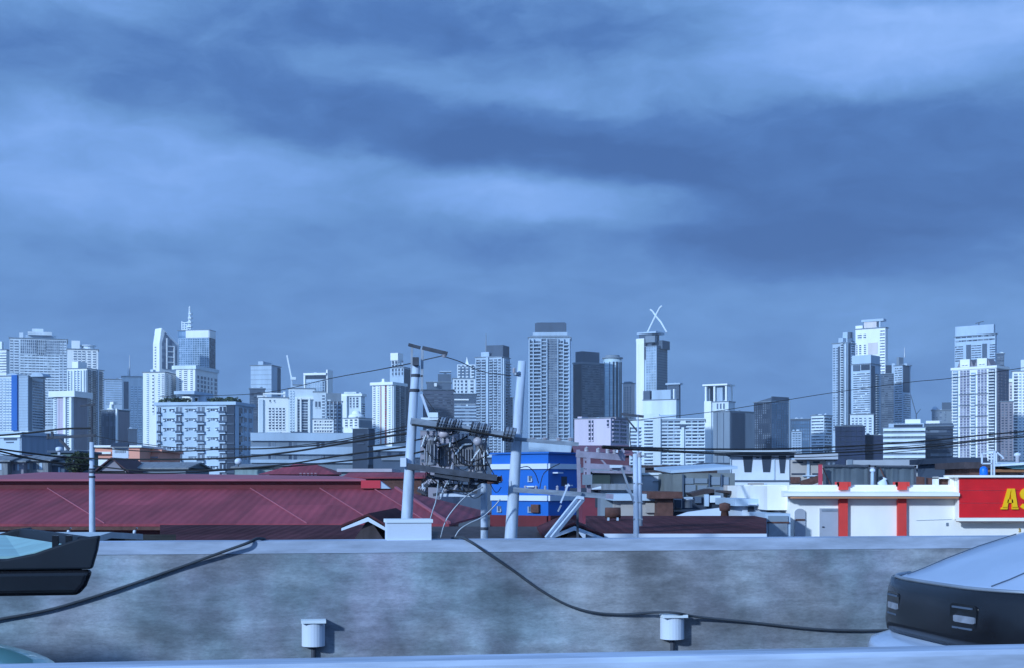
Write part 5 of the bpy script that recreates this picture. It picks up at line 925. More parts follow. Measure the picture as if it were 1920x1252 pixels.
    # little roof frame beside the sign
    mb = MB(); mb.box(x(1755), x(1762), .1, .4, z(914), z(893)); mb.box(x(1783), x(1791), .1, .4, z(914), z(896)); mb.box(x(1755), x(1791), .1, .4, z(896.5), z(894)); mb.build('roof_frame', sh_w, root); mb = MB(); mb.box(x(1762), x(1783), .3, .5, z(914), z(896)); mb.build('recess', M['rust'], root)
    mb = MB(); mb.box(x(1440), x(1760), 9.2, 9.5, 0, z(909)); mb.build('back_wall', M['beige'], root)
shop()
# shutters to its left
rt, w_, d_, h = house('garage', 'low garage with grey roller shutter and dark red stripe, left end of the shophouse', 'garage', 1435, 1482, 962, SY-1.0, M['pale'], 3.0); win(rt, SY-1, 3, 1440, 1477, 966, 977, M['grey'], 'upper_panel', None, .05); win(rt, SY-1, 3, 1438, 1479, 977, 980, M['rust'], 'red_stripe', None, .07); win(rt, SY-1, 3, 1441, 1476, 980, 1012, M['metal'], 'roller_shutter', None, .05)
# netted cage on the roof
c = thing('roof_cage', 'grey-green netted cage with dark posts on the shophouse roof', 'cage', (X(1630, 49), 49, Z(908, 49))); l = c.location
mb = MB(); n = 18
for (a, b, y0) in ((1543, 1630, 870), (1640, 1716, 872)):
    v = []; f = []
    for k in range(n+1):
        p = a+(b-a)*k/n; yy = .02*math.sin(k*1.3)+.012*math.sin(k*2.9)
        v += [P(p, 910, 49+yy)-l, P(p, y0+.6*math.sin(k*.9), 49+yy*1.4)-l, P(p, 910, 49.02+yy)-l, P(p, y0+.6*math.sin(k*.9), 49.02+yy*1.4)-l]
    for k in range(n): o4 = k*4; f += [(o4, o4+4, o4+5, o4+1), (o4+2, o4+3, o4+7, o4+6), (o4+1, o4+5, o4+7, o4+3)]
    mb.add(v, f)
mb.build('net', M['net'], c)
for (p0, q0, p1, q1) in ((1630, 910, 1630, 870), (1641, 910, 1641, 872), (1716, 910, 1716, 872), (1543, 872, 1718, 873.5)):
    mb = MB(); mb.beam(P(p0, q0, 48.9)-l, P(p1, q1, 48.9)-l, .06, .06); mb.build('post' if p0 == p1 else 'top_rail', M['dmetal'], c)
for (p0, q0, p1, q1) in ((1543, 876, 1557, 908), (1650, 876, 1665, 910)):
    mb = MB(); mb.beam(P(p0, q0, 48.85)-l, P(p1, q1, 48.85)-l, .035, .035); mb.build('brace', M['rust'], c)
c = thing('post', 'red post at the left end of the netted roof cage', 'post', (X(1538, 48.5), 48.5, Z(911, 48.5))); mb = MB(); mb.box(-.06, .06, -.06, .06, 0, 41*48.5/F); mb.build('shaft', mat('pinkish_red_paint', (.48, .05, .08), .6), c); mb = MB(); mb.box(-.07, .07, -.07, .07, 41*48.5/F, 41*48.5/F+.03); mb.build('cap', M['rust'], c)
c = thing('chimney_pipe', 'white pipe with a ball cap inside the netted roof cage', 'pipe', (X(1636, 48.4), 48.4, Z(911, 48.4))); mb = MB(); mb.tube([(0, 0, 0), (0, 0, .5)], .05, 10); mb.build('pipe', M['pale'], c, True); mb = MB(); mb.lathe((0, 0, .5), [(.05, 0), (.09, .03), (.1, .07), (.07, .12), (.01, .14)], 12); mb.build('ball_cap', M['plaster'], c, True)
c = thing('sack', 'crumpled white sack lying inside the netted roof cage', 'sack', (X(1654, 48.3), 48.3, Z(910, 48.3))); mb = MB(); mb.lathe((0, 0, 0), [(.17, 0), (.19, .06), (.13, .15), (.05, .24), (.09, .29), (.01, .3)], 9); o = mb.build('bag', M['plaster'], c, True); o.scale.y = .7; o.rotation_euler = (.1, .35, 0)
c = thing('roof_canopy', 'shallow brown lean-to roof right of the netted cage', 'canopy', (X(1735, 52), 52, 0)); l = c.location; mb = MB(); mb.extrude([P(1718, 892, 52)-l, P(1752, 896, 52)-l, P(1756, 912, 52)-l, P(1718, 912, 52)-l], (0, 2, 0)); mb.build('sheet', M['rust'], c); mb = MB(); mb.beam(P(1735, 912, 51.9)-l, P(1735, 893, 51.9)-l, .05, .05); mb.build('post', M['dmetal'], c)
# right roof: tank, frame, coloured stalls
c = thing('water_tank', 'round bright blue water tank on the shophouse roof behind the sign', 'tank', (X(1844.5, 47), 47, Z(891, 47))); mb = MB(); s_ = 47/F; mb.lathe((0, 0, 0), [(7*s_, 0), (7.5*s_, 4*s_), (7.5*s_, 11*s_), (6.5*s_, 15*s_), (3*s_, 17.5*s_), (.01, 18*s_)], 20); mb.build('tank_body', mat('blue_plastic', (.01, .17, .70), .4, 0, .1, 2), c, True); mb = MB(); mb.box(-7*s_, 7*s_, -.1, .1, -.06, 0); mb.build('stand', M['metal'], c)
c = thing('pipe_frame', 'white tubular frame and hoist beside the blue tank', 'frame', (X(1858, 46.5), 46.5, Z(892, 46.5))); l = c.location; mb = MB()
for (a, b) in (((1841, 849), (1841, 868)), ((1841, 849), (1859, 849)), ((1859, 892), (1859, 849)), ((1841, 868), (1859, 868)), ((1864, 892), (1864, 846)), ((1851, 846), (1868, 845)), ((1868, 868), (1868, 845)), ((1868, 846), (1880, 856)), ((1880, 856), (1881, 859))): mb.beam(P(*a, 46.5)-l, P(*b, 46.5)-l, .045, .045)
mb.build('tubes', M['plaster'], c)
rt, w_, d_, h = house('stall', 'rooftop stall with salmon front under a teal tarpaulin, at the right photo edge', 'stall', 1862, 1960, 884, 56, mat('salmon_cloth', (.60, .42, .38), .8, 0, .2, 1.5), 4); mb = MB(); l = rt.location; mb.extrude([P(1862, 884, 53.5)-l, P(1866, 879, 53.5)-l, P(1960, 877, 53.5)-l, P(1960, 884, 53.5)-l], (0, 3, 0)); mb.build('brown_valance', mat('brown_cloth', (.30, .13, .06), .85, 0, .3, 2), rt); mb = MB(); mb.extrude([P(1880, 873, 53.4)-l, P(1910, 869, 53.4)-l, P(1960, 868, 53.4)-l, P(1960, 879, 53.4)-l, P(1900, 878, 53.4)-l], (0, 3, 0)); mb.build('tarpaulin', mat('teal_tarpaulin', (.07, .17, .20), .6, 0, .25, 2), rt); mb = MB(); mb.extrude([P(1874, 873, 53.2)-l, P(1878, 869, 53.2)-l, P(1960, 864, 53.2)-l, P(1960, 868, 53.2)-l], (0, 3, 0)); mb.build('roof_edge', M['plaster'], rt)
win(rt, 56, 4, 1867, 1874, 886, 889, M['rust'], 'patch'); win(rt, 56, 4, 1910, 1918, 887, 889.5, M['dark'], 'patch')
c = thing('vent_pipe', 'white roof ventilator poking above the teal tarpaulin stall', 'vent', (X(1908, 58), 58, Z(872, 58))); mb = MB(); mb.lathe((0, 0, 0), [(.09, 0), (.09, .38), (.16, .42), (.14, .5), (.01, .56)], 12); mb.build('cowl', M['plaster'], c, True)
rt, w_, d_, h = house('shed', 'dark shed between the twin-gabled tower foot and the blue tank', 'shed', 1784, 1834, 868, 60, M['slate'], 5, 'flat', M['dark']); rt, w_, d_, h = house('shed', 'brown hut left of the blue tank on the shophouse roof', 'hut', 1818, 1842, 878, 52, M['rust'], 3, 'flat', M['tin_dark'])
# background fill: far low roofs closing the gaps down to the streets
for (lb, a, b, y, Y, m_) in (('dark low block below the narrow cream tower', 1140, 1210, 872, 480, 'slate'), ('low grey row at the foot of the blunt blue-grey block', 1318, 1480, 868, 420, 'grey'), ('dark low row behind the netted shells', 1478, 1800, 862, 620, 'dark'), ('pale low row behind the far-right towers', 1780, 1960, 864, 480, 'pale'), ('long dim row behind the transformers', 770, 1080, 858, 380, 'slate'), ('dim row behind the tin shacks at far left', -120, 300, 862, 420, 'grey')):
    rt, w_, d_, h = house('row_building', lb, 'building', a, b, y, Y, M[m_], 20, 'flat', M['slate'], 0)
    k = a
    while k < b-8: win(rt, Y, 20, k+2, k+6, y+4, y+9); k += 9
# ------------------------------------------------------------------ utility poles, crossarms, transformers, wires
EY = 28.0
def pole(name, label, pts, Y, cat='utility pole'):
    """tapered concrete shaft through (px, py, width px)"""
    a = pts[0]; root = thing(name, label, cat, (X(a[0], Y), Y, 0)); l = root.location
    mb = MB(); P_ = [P(p, q, Y)-l for p, q, w_ in pts]; d = (P_[0]-P_[1]).normalized(); foot = P_[0]+d*(P_[0].z/max(-d.z, .2))
    mb.tube([foot]+P_, [pts[0][2]*Y/F/2*1.15]+[w_*Y/F/2 for p, q, w_ in pts], 18); mb.build('shaft', M['pole'], root, True)
    return root
def arm(root, Y, a, b, w_=.09, h=.11, m=None, name='crossarm', y=0):
    l = root.location; mb = MB(); mb.beam(P(*a, Y+y)-l, P(*b, Y+y)-l, w_, h); return mb.build(name, m or M['timber'], root)
def band(root, Y, px, py, wpx, m=None):
    l = root.location; r = wpx*Y/F/2; mb = MB(); c = P(px, py, Y)-l; mb.lathe(c, [(r, -.03), (r*1.12, -.025), (r*1.12, .025), (r, .03)], 16); mb.build('collar', m or M['dmetal'], root)
def insul(root, p, r=.05, h=.16, name='insulator', m=None, tilt=0):
    mb = MB(); prof = []
    for k in range(4): z = h*k/4; prof += [(r*.5, z), (r, z+h*.06), (r*.9, z+h*.14), (r*.5, z+h*.18)]
    prof += [(r*.4, h), (.004, h+.01)]; mb.lathe((0, 0, 0), prof, 10); o = mb.build(name, m or M['porcelain'], root, True, p); o.rotation_euler = (0, tilt, 0); return o

p1 = pole('utility_pole', 'leaning whitewashed concrete pole with a lamp-like bracket frame on top', [(763, 968, 21.5), (769, 860, 19), (776, 737, 16.5), (780.5, 684, 14)], EY)
l = p1.location
for q, w_, px in ((703, 16, 779), (731, 18, 776.5)): band(p1, EY, px, q, w_)
mb = MB(); mb.beam(P(771.5, 731, EY)-l, P(772.5, 648, EY)-l, .045, .045); mb.beam(P(791, 731, EY)-l, P(792, 651, EY)-l, .05, .05); mb.beam(P(771, 731, EY)-l, P(793, 731, EY)-l, .05, .03); mb.beam(P(771, 704, EY)-l, P(793, 704, EY)-l, .05, .03); mb.build('bracket_frame', M['metal'], p1)
arm(p1, EY, (792, 651), (839, 662), .06, .075, M['dmetal'], 'outreach_arm'); arm(p1, EY, (766, 645), (788, 651), .09, .06, M['dmetal'], 'top_cap'); arm(p1, EY, (790, 675), (834, 665), .02, .02, M['dmetal'], 'stay_rod')
mb = MB(); mb.box(-.06, .06, -.06, .06, 0, .16); mb.build('fuse_box', M['dmetal'], p1, False, P(779.5, 684, EY-.1)-l); insul(p1, P(833, 669, EY)-l, .05, .06)
arm(p1, EY, (790, 738), (806, 783), .05, .05, M['pole'], 'brace'); arm(p1, EY, (793, 738), (820, 776), .012, .012, M['cable'], 'guy_rod')
mb = MB(); mb.box(-.09, .09, -.08, .08, 0, .1); mb.box(-.25, .2, -.06, .06, -.05, 0); mb.build('switch_box', M['white'], p1, False, P(813, 782, EY-.1)-l)
mb = MB(); mb.box(-.06, .06, -.07, .07, 0, .18); mb.build('meter_box', M['plaster'], p1, False, P(756.5, 874, EY-.15)-l)

p2 = pole('utility_pole', 'leaning whitewashed concrete pole with bare blunt top, left of the tallest centre tower', [(958, 1006, 24), (964.5, 900, 21), (973, 760, 18), (979, 676, 15.5)], EY+.2)
band(p2, EY+.2, 972, 700, 17, M['metal']); insul(p2, P(964, 698, EY)-p2.location, .04, .1)
p3 = pole('utility_pole', 'short concrete stub pole with stripe below the transformer rack', [(908, 1006, 13.5), (907.5, 920, 12.5), (907, 850, 12)], EY+1.0); band(p3, EY+1.0, 908, 990, 14)
p4 = pole('utility_pole', 'paired slim grey poles carrying the right end of the steel frame', [(1193, 1004, 11), (1192.5, 940, 10), (1191, 850, 9)], EY+6); mb = MB(); l4 = p4.location; mb.tube([P(1201, 985, EY+6)-l4, P(1200, 920, EY+6)-l4, P(1199, 856, EY+6)-l4], [.05, .048, .044], 12); mb.build('second_shaft', M['pole'], p4, True)
for q in (905, 940, 972): arm(p4, EY+6, (1187, q), (1205, q+.5), .12, .03, M['metal'], 'clamp')
arm(p4, EY+6, (1165, 875), (1192, 950), .05, .05, M['metal'], 'brace'); arm(p4, EY+6, (1173, 914), (1192, 937), .04, .04, M['metal'], 'brace')
insul(p4, P(1199, 856, EY+6)-l4, .07, .12); arm(p4, EY+6, (1186, 858), (1212, 853), .05, .05, M['metal'], 'crossarm')
p5 = pole('street_pole', 'slim pale street pole with a crossarm near its top, at far left', [(173, 1003, 11.5), (172.5, 900, 10.5), (172, 828, 8)], 40)
for (a, b) in (((88, 820), (180, 815)), ((90, 812), (90, 822)), ((98, 808), (98, 821)), ((112, 823), (130, 842))): arm(p5, 40, a, b, .06, .08, M['dmetal'], 'crossarm' if a == (88, 820) else 'arm_strut')
for q in (879, 884, 893): band(p5, 40, 172.4, q, 11.5)
mb = MB(); mb.tube([P(172, 828, 40)-p5.location, P(172, 760, 40)-p5.location], .03, 6); arm(p5, 40, (150, 760), (178, 757), .05, .05, M['dmetal'], 'top_arm'); mb.build('top_mast', M['dmetal'], p5)
p6 = pole('street_pole', 'thin far pole with a long crossarm and diagonal strut, left of the striped office block', [(1196, 845, 4), (1196, 776, 3.5)], 90); arm(p6, 90, (1164, 775), (1207, 780), .12, .16, M['dmetal']); arm(p6, 90, (1173, 781), (1199, 812), .1, .1, M['dmetal'], 'strut')

# beams between the poles: each pair of timbers is carried by both poles
def rack_beam(label, pts, w_, h, Y, m='timber'):
    c = thing('rack_beam', label, 'beam', P(*pts[0], Y), 0, 'beams bolted between the poles'); l = c.location
    for i, (dy) in enumerate((-.16, .16)):
        mb = MB()
        for a, b in zip(pts[:-1], pts[1:]): mb.beam(P(*a, Y+dy)-l, P(*b, Y+dy)-l, w_, h)
        mb.build('timber', M[m], c)
    return c
b1 = rack_beam('upper grey timber beam pair running from the bracket-topped pole to the bare pole', [(770, 788), (962, 817)], .09, .13, EY-.25)
for (a, b) in ((822, 862), (884, 916), (946, 964)):
    n = 9
    for k in range(n):
        p = a+(b-a)*k/(n-1); q = 788+(p-770)*29/192; mb = MB(); cc = P(p, q-2.5, EY-.25)-b1.location; ring = []
        for j in range(13):
            an = 2*math.pi*j/12; ring.append(cc+Vector((math.sin(an)*.035, math.cos(an)*.25, math.sin(an)*.125)))
        mb.tube(ring, .024, 5, 0, False); mb.build('cable_coil', M['timber'] if k % 3 else M['dmetal'], b1)
b2 = rack_beam('lower dark timber beam pair with sagging right end, under the transformers', [(764, 873), (860, 886), (932, 895)], .08, .12, EY-.25, 'dmetal')
b3 = rack_beam('upper grey beam pair right of the bare pole, above the blue building', [(965, 822), (1085, 832)], .07, .075, EY, 'timber')
b4 = rack_beam('lower grey beam pair right of the bare pole, across the blue building', [(962, 917), (1060, 924), (1136, 929)], .08, .10, EY, 'timber')
arm(b2, EY-.35, (815, 886), (880, 897), .10, .13, M['dmetal'], 'dark_packing'); arm(b2, EY-.05, (800, 893), (935, 903), .09, .09, M['dmetal'], 'dark_packing'); arm(b2, EY-.3, (913, 902), (942, 896), .1, .1, M['rust'], 'rusty_end')
for px in (985, 1005, 1022, 1045, 1062): insul(b4, P(px, 921, EY-.1)-b4.location, .035, .12)
for px in (1000, 1022, 1048, 1070): insul(b3, P(px, 826, EY)-b3.location, .07, .07)
# steel frame to the right
c = thing('insulator_rack', 'purple-grey steel frame with insulator posts between the blue building and the grey poles', 'frame', P(1135, 930, EY+7)); l = c.location; Y = EY+7
pm = mat('lilac_grey_steel', (.34, .31, .39), .55, .3, .3, 4)
for (nm, a, b, w_) in (('top_beam', (1080, 850), (1172, 857), .13), ('second_beam', (1094, 872), (1182, 877), .11), ('third_beam', (1110, 883), (1186, 885), .05), ('upright', (1086, 930), (1084, 842), .09), ('upright', (1104, 925), (1103, 856), .1), ('upright', (1096, 906), (1095, 858), .04), ('upright', (1168, 860), (1167, 840), .06), ('cross_bar', (1094, 860), (1106, 860), .06), ('cross_bar', (1095, 872), (1106, 872), .05), ('cross_bar', (1095, 882), (1106, 882), .05), ('cross_bar', (1094, 892), (1106, 893), .06), ('bottom_beam', (1080, 925), (1150, 930), .1), ('diagonal', (1125, 858), (1150, 885), .035)):
    mb = MB(); mb.beam(P(*a, Y)-l, P(*b, Y)-l, w_, w_*1.2); mb.build(nm, pm, c)
for px, q in ((1100, 848), (1122, 850), (1140, 852), (1152, 853), (1163, 854)): insul(c, P(px, q, Y)-l, .055, .15)
mb = MB(); mb.box(-.12, .12, -.1, .1, 0, .26); mb.build('control_box', M['grey'], c, False, P(1101, 908, Y-.15)-l); mb = MB(); mb.box(-.16, .16, -.02, .02, 0, .07); mb.build('white_plate', M['plaster'], c, False, P(1155, 876, Y-.15)-l); mb = MB(); mb.tube([P(1110, 916, Y-.2)-l, P(1127, 914, Y-.2)-l], [.02, .05], 8); mb.build('white_lamp', M['plaster'], c)
# long prop pair leaning to the frame
c = thing('prop', 'two pale slanting props rising from the parapet to the lower beam', 'prop', P(1030, 1008, EY-1)); l = c.location
for (a, b) in (((1024, 1008), (1084, 932)), ((1034, 1008), (1094, 934))): mb = MB(); mb.beam(P(*a, EY-1)-l, P(*b, EY-.4)-l, .05, .07); mb.build('bar', M['pole'], c)
mb = MB(); mb.beam(P(1082, 931, EY-.45)-l, P(1095, 933, EY-.45)-l, .06, .06); mb.build('cap_bar', M['pole'], c)
c = thing('prop', 'short pale slat leaning across the blue building front', 'prop', P(1052, 945, EY-.6)); l = c.location; mb = MB(); mb.beam(P(1051, 942, EY-.6)-l, P(1066, 906, EY-.6)-l, .06, .03); mb.build('slat', M['pole'], c); mb = MB(); mb.beam(P(1046, 958, EY-.6)-l, P(1052, 946, EY-.6)-l, .06, .03); mb.build('slat_foot', M['metal'], c)
c = thing('steel_post', 'thin dark steel post in front of the right gabled house', 'post', (X(1083, EY+1.5), EY+1.5, 0)); l = c.location; mb = MB(); mb.beam((0, 0, 0), P(1083, 940, EY+1.5)-l, .05, .05); mb.build('post', M['dmetal'], c)

def transformer(label, px, ytop, yb, wpx, Y, m='tank', nb=3, fins=True):
    """oil-filled pole transformer: drum, lid, cooling fins, bushings"""
    c = thing('transformer', label, 'transformer', P(px, yb, Y), 0, 'transformers hung on the pole rack'); r = wpx*Y/F/2; h = (yb-ytop)*Y/F
    mb = MB(); mb.lathe((0, 0, 0), [(r*.9, 0), (r, .03), (r, h-.05), (r*1.08, h-.045), (r*1.08, h-.01), (r*.7, h+.03), (.01, h+.05)], 18); mb.build('drum', M[m], c, True)
    if fins:
        for k in range(5):
            a = R(200+k*35); mb = MB(); d = Vector((math.cos(a), math.sin(a), 0)); mb.beam(d*(r*1.1)+Vector((0, 0, h*.15)), d*(r*1.1)+Vector((0, 0, h*.8)), .02, .05); mb.build('cooling_fin', M[m], c)
    for k in range(nb): insul(c, Vector(((k-(nb-1)/2)*r*.8, 0, h+.02)), .035, .15, 'bushing', None, (k-(nb-1)/2)*.25)
    mb = MB(); mb.box(-r*.3, r*.3, r, r+.15, h*.2, h*.8); mb.build('hanger', M['dmetal'], c)
transformer('pale upright transformer drum hung beside the bracket-topped pole', 808, 822, 872, 22, EY, 'tank', 2)
transformer('short pale drum sitting left of the big grey transformer box', 834, 834, 874, 23, EY+.3, 'tank', 3)
transformer('pale drum at the right end of the rack above the stub pole', 902, 832, 890, 20, EY+.2, 'tank', 3)
transformer('small grey drum slung under the lower beam, left', 828, 892, 914, 12, EY+.2, 'tank', 2, False)
transformer('small pale drum slung under the lower beam, right', 884, 888, 912, 13, EY+.25, 'tank', 2, False)
c = thing('transformer', 'big dull grey box transformer in the middle of the rack', 'transformer', P(869, 873, EY+.25), 0, 'transformers hung on the pole rack'); s_ = EY/F
mb = MB(); mb.box(-18*s_, 18*s_, -.15, .2, 0, 44*s_); mb.build('box', mat('dull_grey_tank', (.20, .195, .22), .6, .1, .3, 4), c); mb = MB(); mb.extrude([(-19*s_, -.17, 44*s_), (19*s_, -.17, 44*s_), (13*s_, -.17, 51*s_), (-6*s_, -.17, 51*s_)], (0, .4, 0)); mb.build('lid', M['tank'], c)
for k in range(7): mb = MB(); mb.box((-16+k*5)*s_, (-14.6+k*5)*s_, -.2, -.14, 5*s_, 32*s_); mb.build('cooling_fin', M['tank'], c)
for k in range(3): insul(c, Vector(((-9+k*8)*s_, 0, 50*s_)), .035, .13, 'bushing')
mb = MB(); mb.tube([Vector((-16*s_, -.2, 20*s_)), Vector((0, -.22, 40*s_)), Vector((16*s_, -.2, 42*s_))], .022, 6); mb.build('conduit', M['pole'], c)
c = thing('insulator_drum', 'pale barrel-shaped insulator hanging under the upper beam', 'insulator', P(831, 812, EY-.3)); mb = MB(); mb.tube([(-.08, 0, 0), (-.05, 0, 0), (.05, 0, 0), (.12, 0, -.01)], [.05, .095, .09, .05], 14); mb.build('barrel', mat('pale_pink_porcelain', (.52, .46, .50), .4), c, True); mb = MB(); mb.beam((0, 0, .08), (0, 0, .18), .03, .03); mb.build('hook', M['dmetal'], c)
c = thing('insulator_drum', 'pale mushroom insulator under the upper beam, near the bare pole', 'insulator', P(896, 824, EY-.3)); mb = MB(); mb.lathe((0, 0, -.12), [(.02, 0), (.06, .02), (.1, .08), (.09, .14), (.03, .18), (.01, .2)], 14); mb.build('cap', M['porcelain'], c, True); mb = MB(); mb.beam((0, 0, .05), (0, 0, .12), .03, .03); mb.build('hook', M['dmetal'], c)
# fuse cut-outs and small fittings
r4 = random.Random(9)
for i, (px, py, lb) in enumerate(((795, 835, 'slim fuse cut-out beside the bracket-topped pole'), (820, 823, 'slim fuse cut-out below the pale barrel insulator'), (848, 835, 'slim fuse cut-out left of the big grey box transformer'), (888, 862, 'slim fuse cut-out right of the big grey box transformer'), (912, 868, 'slim fuse cut-out above the rusty beam end'), (845, 905, 'slim fuse cut-out under the lower beam, left of centre'), (866, 903, 'slim fuse cut-out under the lower beam, centre'), (917, 845, 'dark fuse cut-out left of the blue building top'))):
    c = thing('fuse_cutout', lb, 'fuse', P(px, py, EY-.1), 0, 'fuse cut-outs on the pole rack'); ti = r4.uniform(-.5, .5); insul(c, Vector((0, 0, 0)), .032, .2, 'barrel', None, ti); mb = MB(); mb.tube([(-.05, -.05, -.02), (.05+ti*.2, -.07, .22)], .013, 6); mb.build('fuse_tube', M['white'], c); mb = MB(); mb.beam((0, 0, -.02), (0, .15, -.03), .03, .03); mb.build('bracket', M['dmetal'], c)
# clusters of small gear under the lower beam
c = thing('secondary_rack', 'tangle of dark brackets and pale spools under the lower beam', 'rack', P(850, 920, EY)); l = c.location
for (a, b, w_) in (((790, 908), (895, 912), .09), ((782, 918), (800, 926), .05), ((812, 927), (850, 920), .06), ((860, 915), (895, 922), .07)): mb = MB(); mb.beam(P(*a, EY)-l, P(*b, EY)-l, w_, w_); mb.build('bracket', M['dmetal'], c)
for k in range(14): insul(c, P(r4.uniform(784, 905), r4.uniform(898, 932), EY-.1+r4.uniform(-.1, .1))-l, r4.uniform(.025, .05), r4.uniform(.06, .16), 'spool', M['porcelain'] if r4.random() < .7 else M['plaster'], r4.uniform(-1.2, 1.2))
mb = MB(); mb.box(-.4, .3, -.03, .03, 0, .06); mb.build('white_bar', M['plaster'], c, False, P(862, 930, EY-.15)-l)

# wires -------------------------------------------------------------
def wire(label, pts, r, group=None, n=5):
    return cable('power_line', label, [P(p, q, Y) for p, q, Y in pts], r, None, group, None, n)
wire('thin power line dipping from the frame-topped pole towards the left skyline', [(300, 742, 60), (480, 737, 50), (622, 708, 42), (700, 694, 36), (772, 680, 28.2)], .012)
wire('thin power line from the bracket arm down to the balcony tower', [(834, 668, 28), (862, 677, 30), (905, 696, 34), (958, 703, 28.2)], .010)
wire('thin high power line slanting across the sky at right', [(1180, 788, 60), (1335, 771, 60), (1480, 748, 60), (1562, 735, 60), (1700, 716, 60), (1800, 706, 60), (2000, 676, 60)], .014)
wire('upper heavy black line from the steel frame to the right photo edge', [(1130, 836, 34), (1175, 838, 36), (1260, 840, 44), (1350, 841, 52), (1480, 840, 60), (1620, 834, 62), (1750, 824, 62), (1850, 814, 62), (1990, 802, 62)], .034)
wire('lower heavy black line from the steel frame to the right photo edge', [(1130, 838, 34.2), (1175, 841, 36), (1240, 844, 42), (1330, 849, 50), (1460, 851, 60), (1600, 846, 62), (1740, 836, 62), (1850, 824, 62), (1990, 812, 62)], .034)
wire('third thin line sagging under the heavy pair above the flat canopies', [(1170, 840, 35), (1330, 846, 50), (1480, 846.5, 60), (1640, 839, 63), (1780, 829, 63), (1990, 806, 63)], .02)
wire('fourth thin line sagging lowest above the netted shells', [(1340, 852, 54), (1480, 857, 60), (1600, 852, 63), (1730, 842, 63), (1880, 826, 63)], .018)
wire('thick line drooping from the far left street pole to the left edge', [(-60, 817, 40), (0, 815, 40), (60, 810, 40), (120, 803, 40), (172, 802, 40)], .028)
wire('upper black line descending past the tin shacks to the far left pole', [(-60, 832, 38), (0, 841, 38.5), (60, 849, 39), (110, 855, 39.5), (172, 858, 40)], .026)
wire('lower black line descending past the tin shacks to the far left pole', [(-60, 832, 38), (0, 845, 38.5), (50, 857, 39), (110, 867, 39.5), (172, 871, 40)], .026)
wire('pale thin line among the descending lines at far left', [(-60, 838, 38), (0, 850, 38.4), (60, 860, 39), (172, 880, 40)], .014)
wire('black line crossing the apartment block towards the bracket-topped pole', [(150, 858, 40), (240, 860, 39), (340, 860, 37), (440, 857, 35), (540, 847, 33), (640, 831, 31), (720, 818, 29), (768, 811, 28)], .024)
wire('second black line crossing the apartment block below the first', [(172, 872, 40), (260, 881, 39), (350, 881, 37), (440, 878, 35), (540, 869, 33), (640, 853, 31), (768, 836, 28)], .020)
wire('black line crossing the roof of the long low block', [(172, 838, 40), (300, 846, 39), (420, 841, 37), (500, 840, 35), (600, 833, 33), (700, 815, 30), (768, 803, 28)], .016)
wire('lowest black line over the hipped red roof', [(172, 886, 40), (330, 886, 39), (450, 878, 36), (560, 872, 34), (660, 862, 31), (768, 851, 28)], .018)
wire('fine line across the white flank of the bright wide tower', [(172, 815, 40), (230, 826, 39.5), (330, 838, 38), (420, 840, 37), (520, 838, 35), (640, 823, 31), (768, 797, 28)], .010)
wire('brownish line stepping from the bracket-topped pole to the big grey box', [(690, 836, 29), (768, 826, 28), (800, 820, 28), (852, 812, 28)], .016)
wire('lower brownish line stepping from the bracket-topped pole to the big grey box', [(690, 858, 29), (768, 850, 28), (800, 843, 28), (850, 830, 28), (876, 817, 27.8)], .018)
wire('dark line hung just under the upper timber beam', [(772, 795, 27.5), (820, 801, 27.5), (862, 803, 27.5), (900, 810, 27.5), (960, 821, 27.5)], .022)
wire('looped black tail hanging from the lower beam to the stub pole', [(800, 888, 27.7), (838, 915, 27.7), (880, 920, 27.7), (900, 905, 27.8), (935, 893, 28)], .016)
wire('thin drooping loop across the blue building front, left', [(975, 876, 27.8), (990, 874, 27.8), (1003, 886, 27.8), (1010, 905, 27.8)], .009)
wire('thin drooping loop across the blue building front, right', [(1012, 915, 27.8), (1018, 890, 27.8), (1030, 878, 27.8), (1050, 868, 27.8)], .009)
wire('vertical drop wire at the right end of the steel frame', [(1182, 800, 34), (1181, 820, 34), (1183, 838, 34.5)], .012)
for i, (pts, lb) in enumerate((([(797, 1008), (803, 985), (812, 955), (818, 935), (822, 900)], 'thin guy cable dropping beside the white pedestal'), ([(826, 1008), (836, 975), (858, 945), (880, 925), (905, 912)], 'pale guy cable curving from the parapet to the stub pole'), ([(852, 1008), (862, 992), (880, 980), (905, 968), (925, 950), (938, 935)], 'pale guy cable sweeping behind the stub pole'), ([(826, 935), (832, 915), (843, 895), (848, 870)], 'short pale strut cable under the big grey box'))):
    cable('guy_cable', lb, [P(p, q, EY-.3) for p, q in pts], .015, None, None, M['metal'], 6)

rw = random.Random(21)
for k in range(16):
    a = (rw.uniform(782, 925), rw.uniform(812, 880)); b = (a[0]+rw.uniform(-60, 70), a[1]+rw.uniform(10, 70)); m_ = ((a[0]+b[0])/2+rw.uniform(-14, 14), max(a[1], b[1])+rw.uniform(-4, 16)); y = EY-.2+rw.uniform(-.2, .25)
    cable('service_wire', 'thin tangled service wire looping through the transformer rack', [P(*a, y), P(*m_, y-.03), P(min(940, max(780, b[0])), b[1], y)], rw.uniform(.006, .012), None, 'tangled service wires', M['cable'], 5)
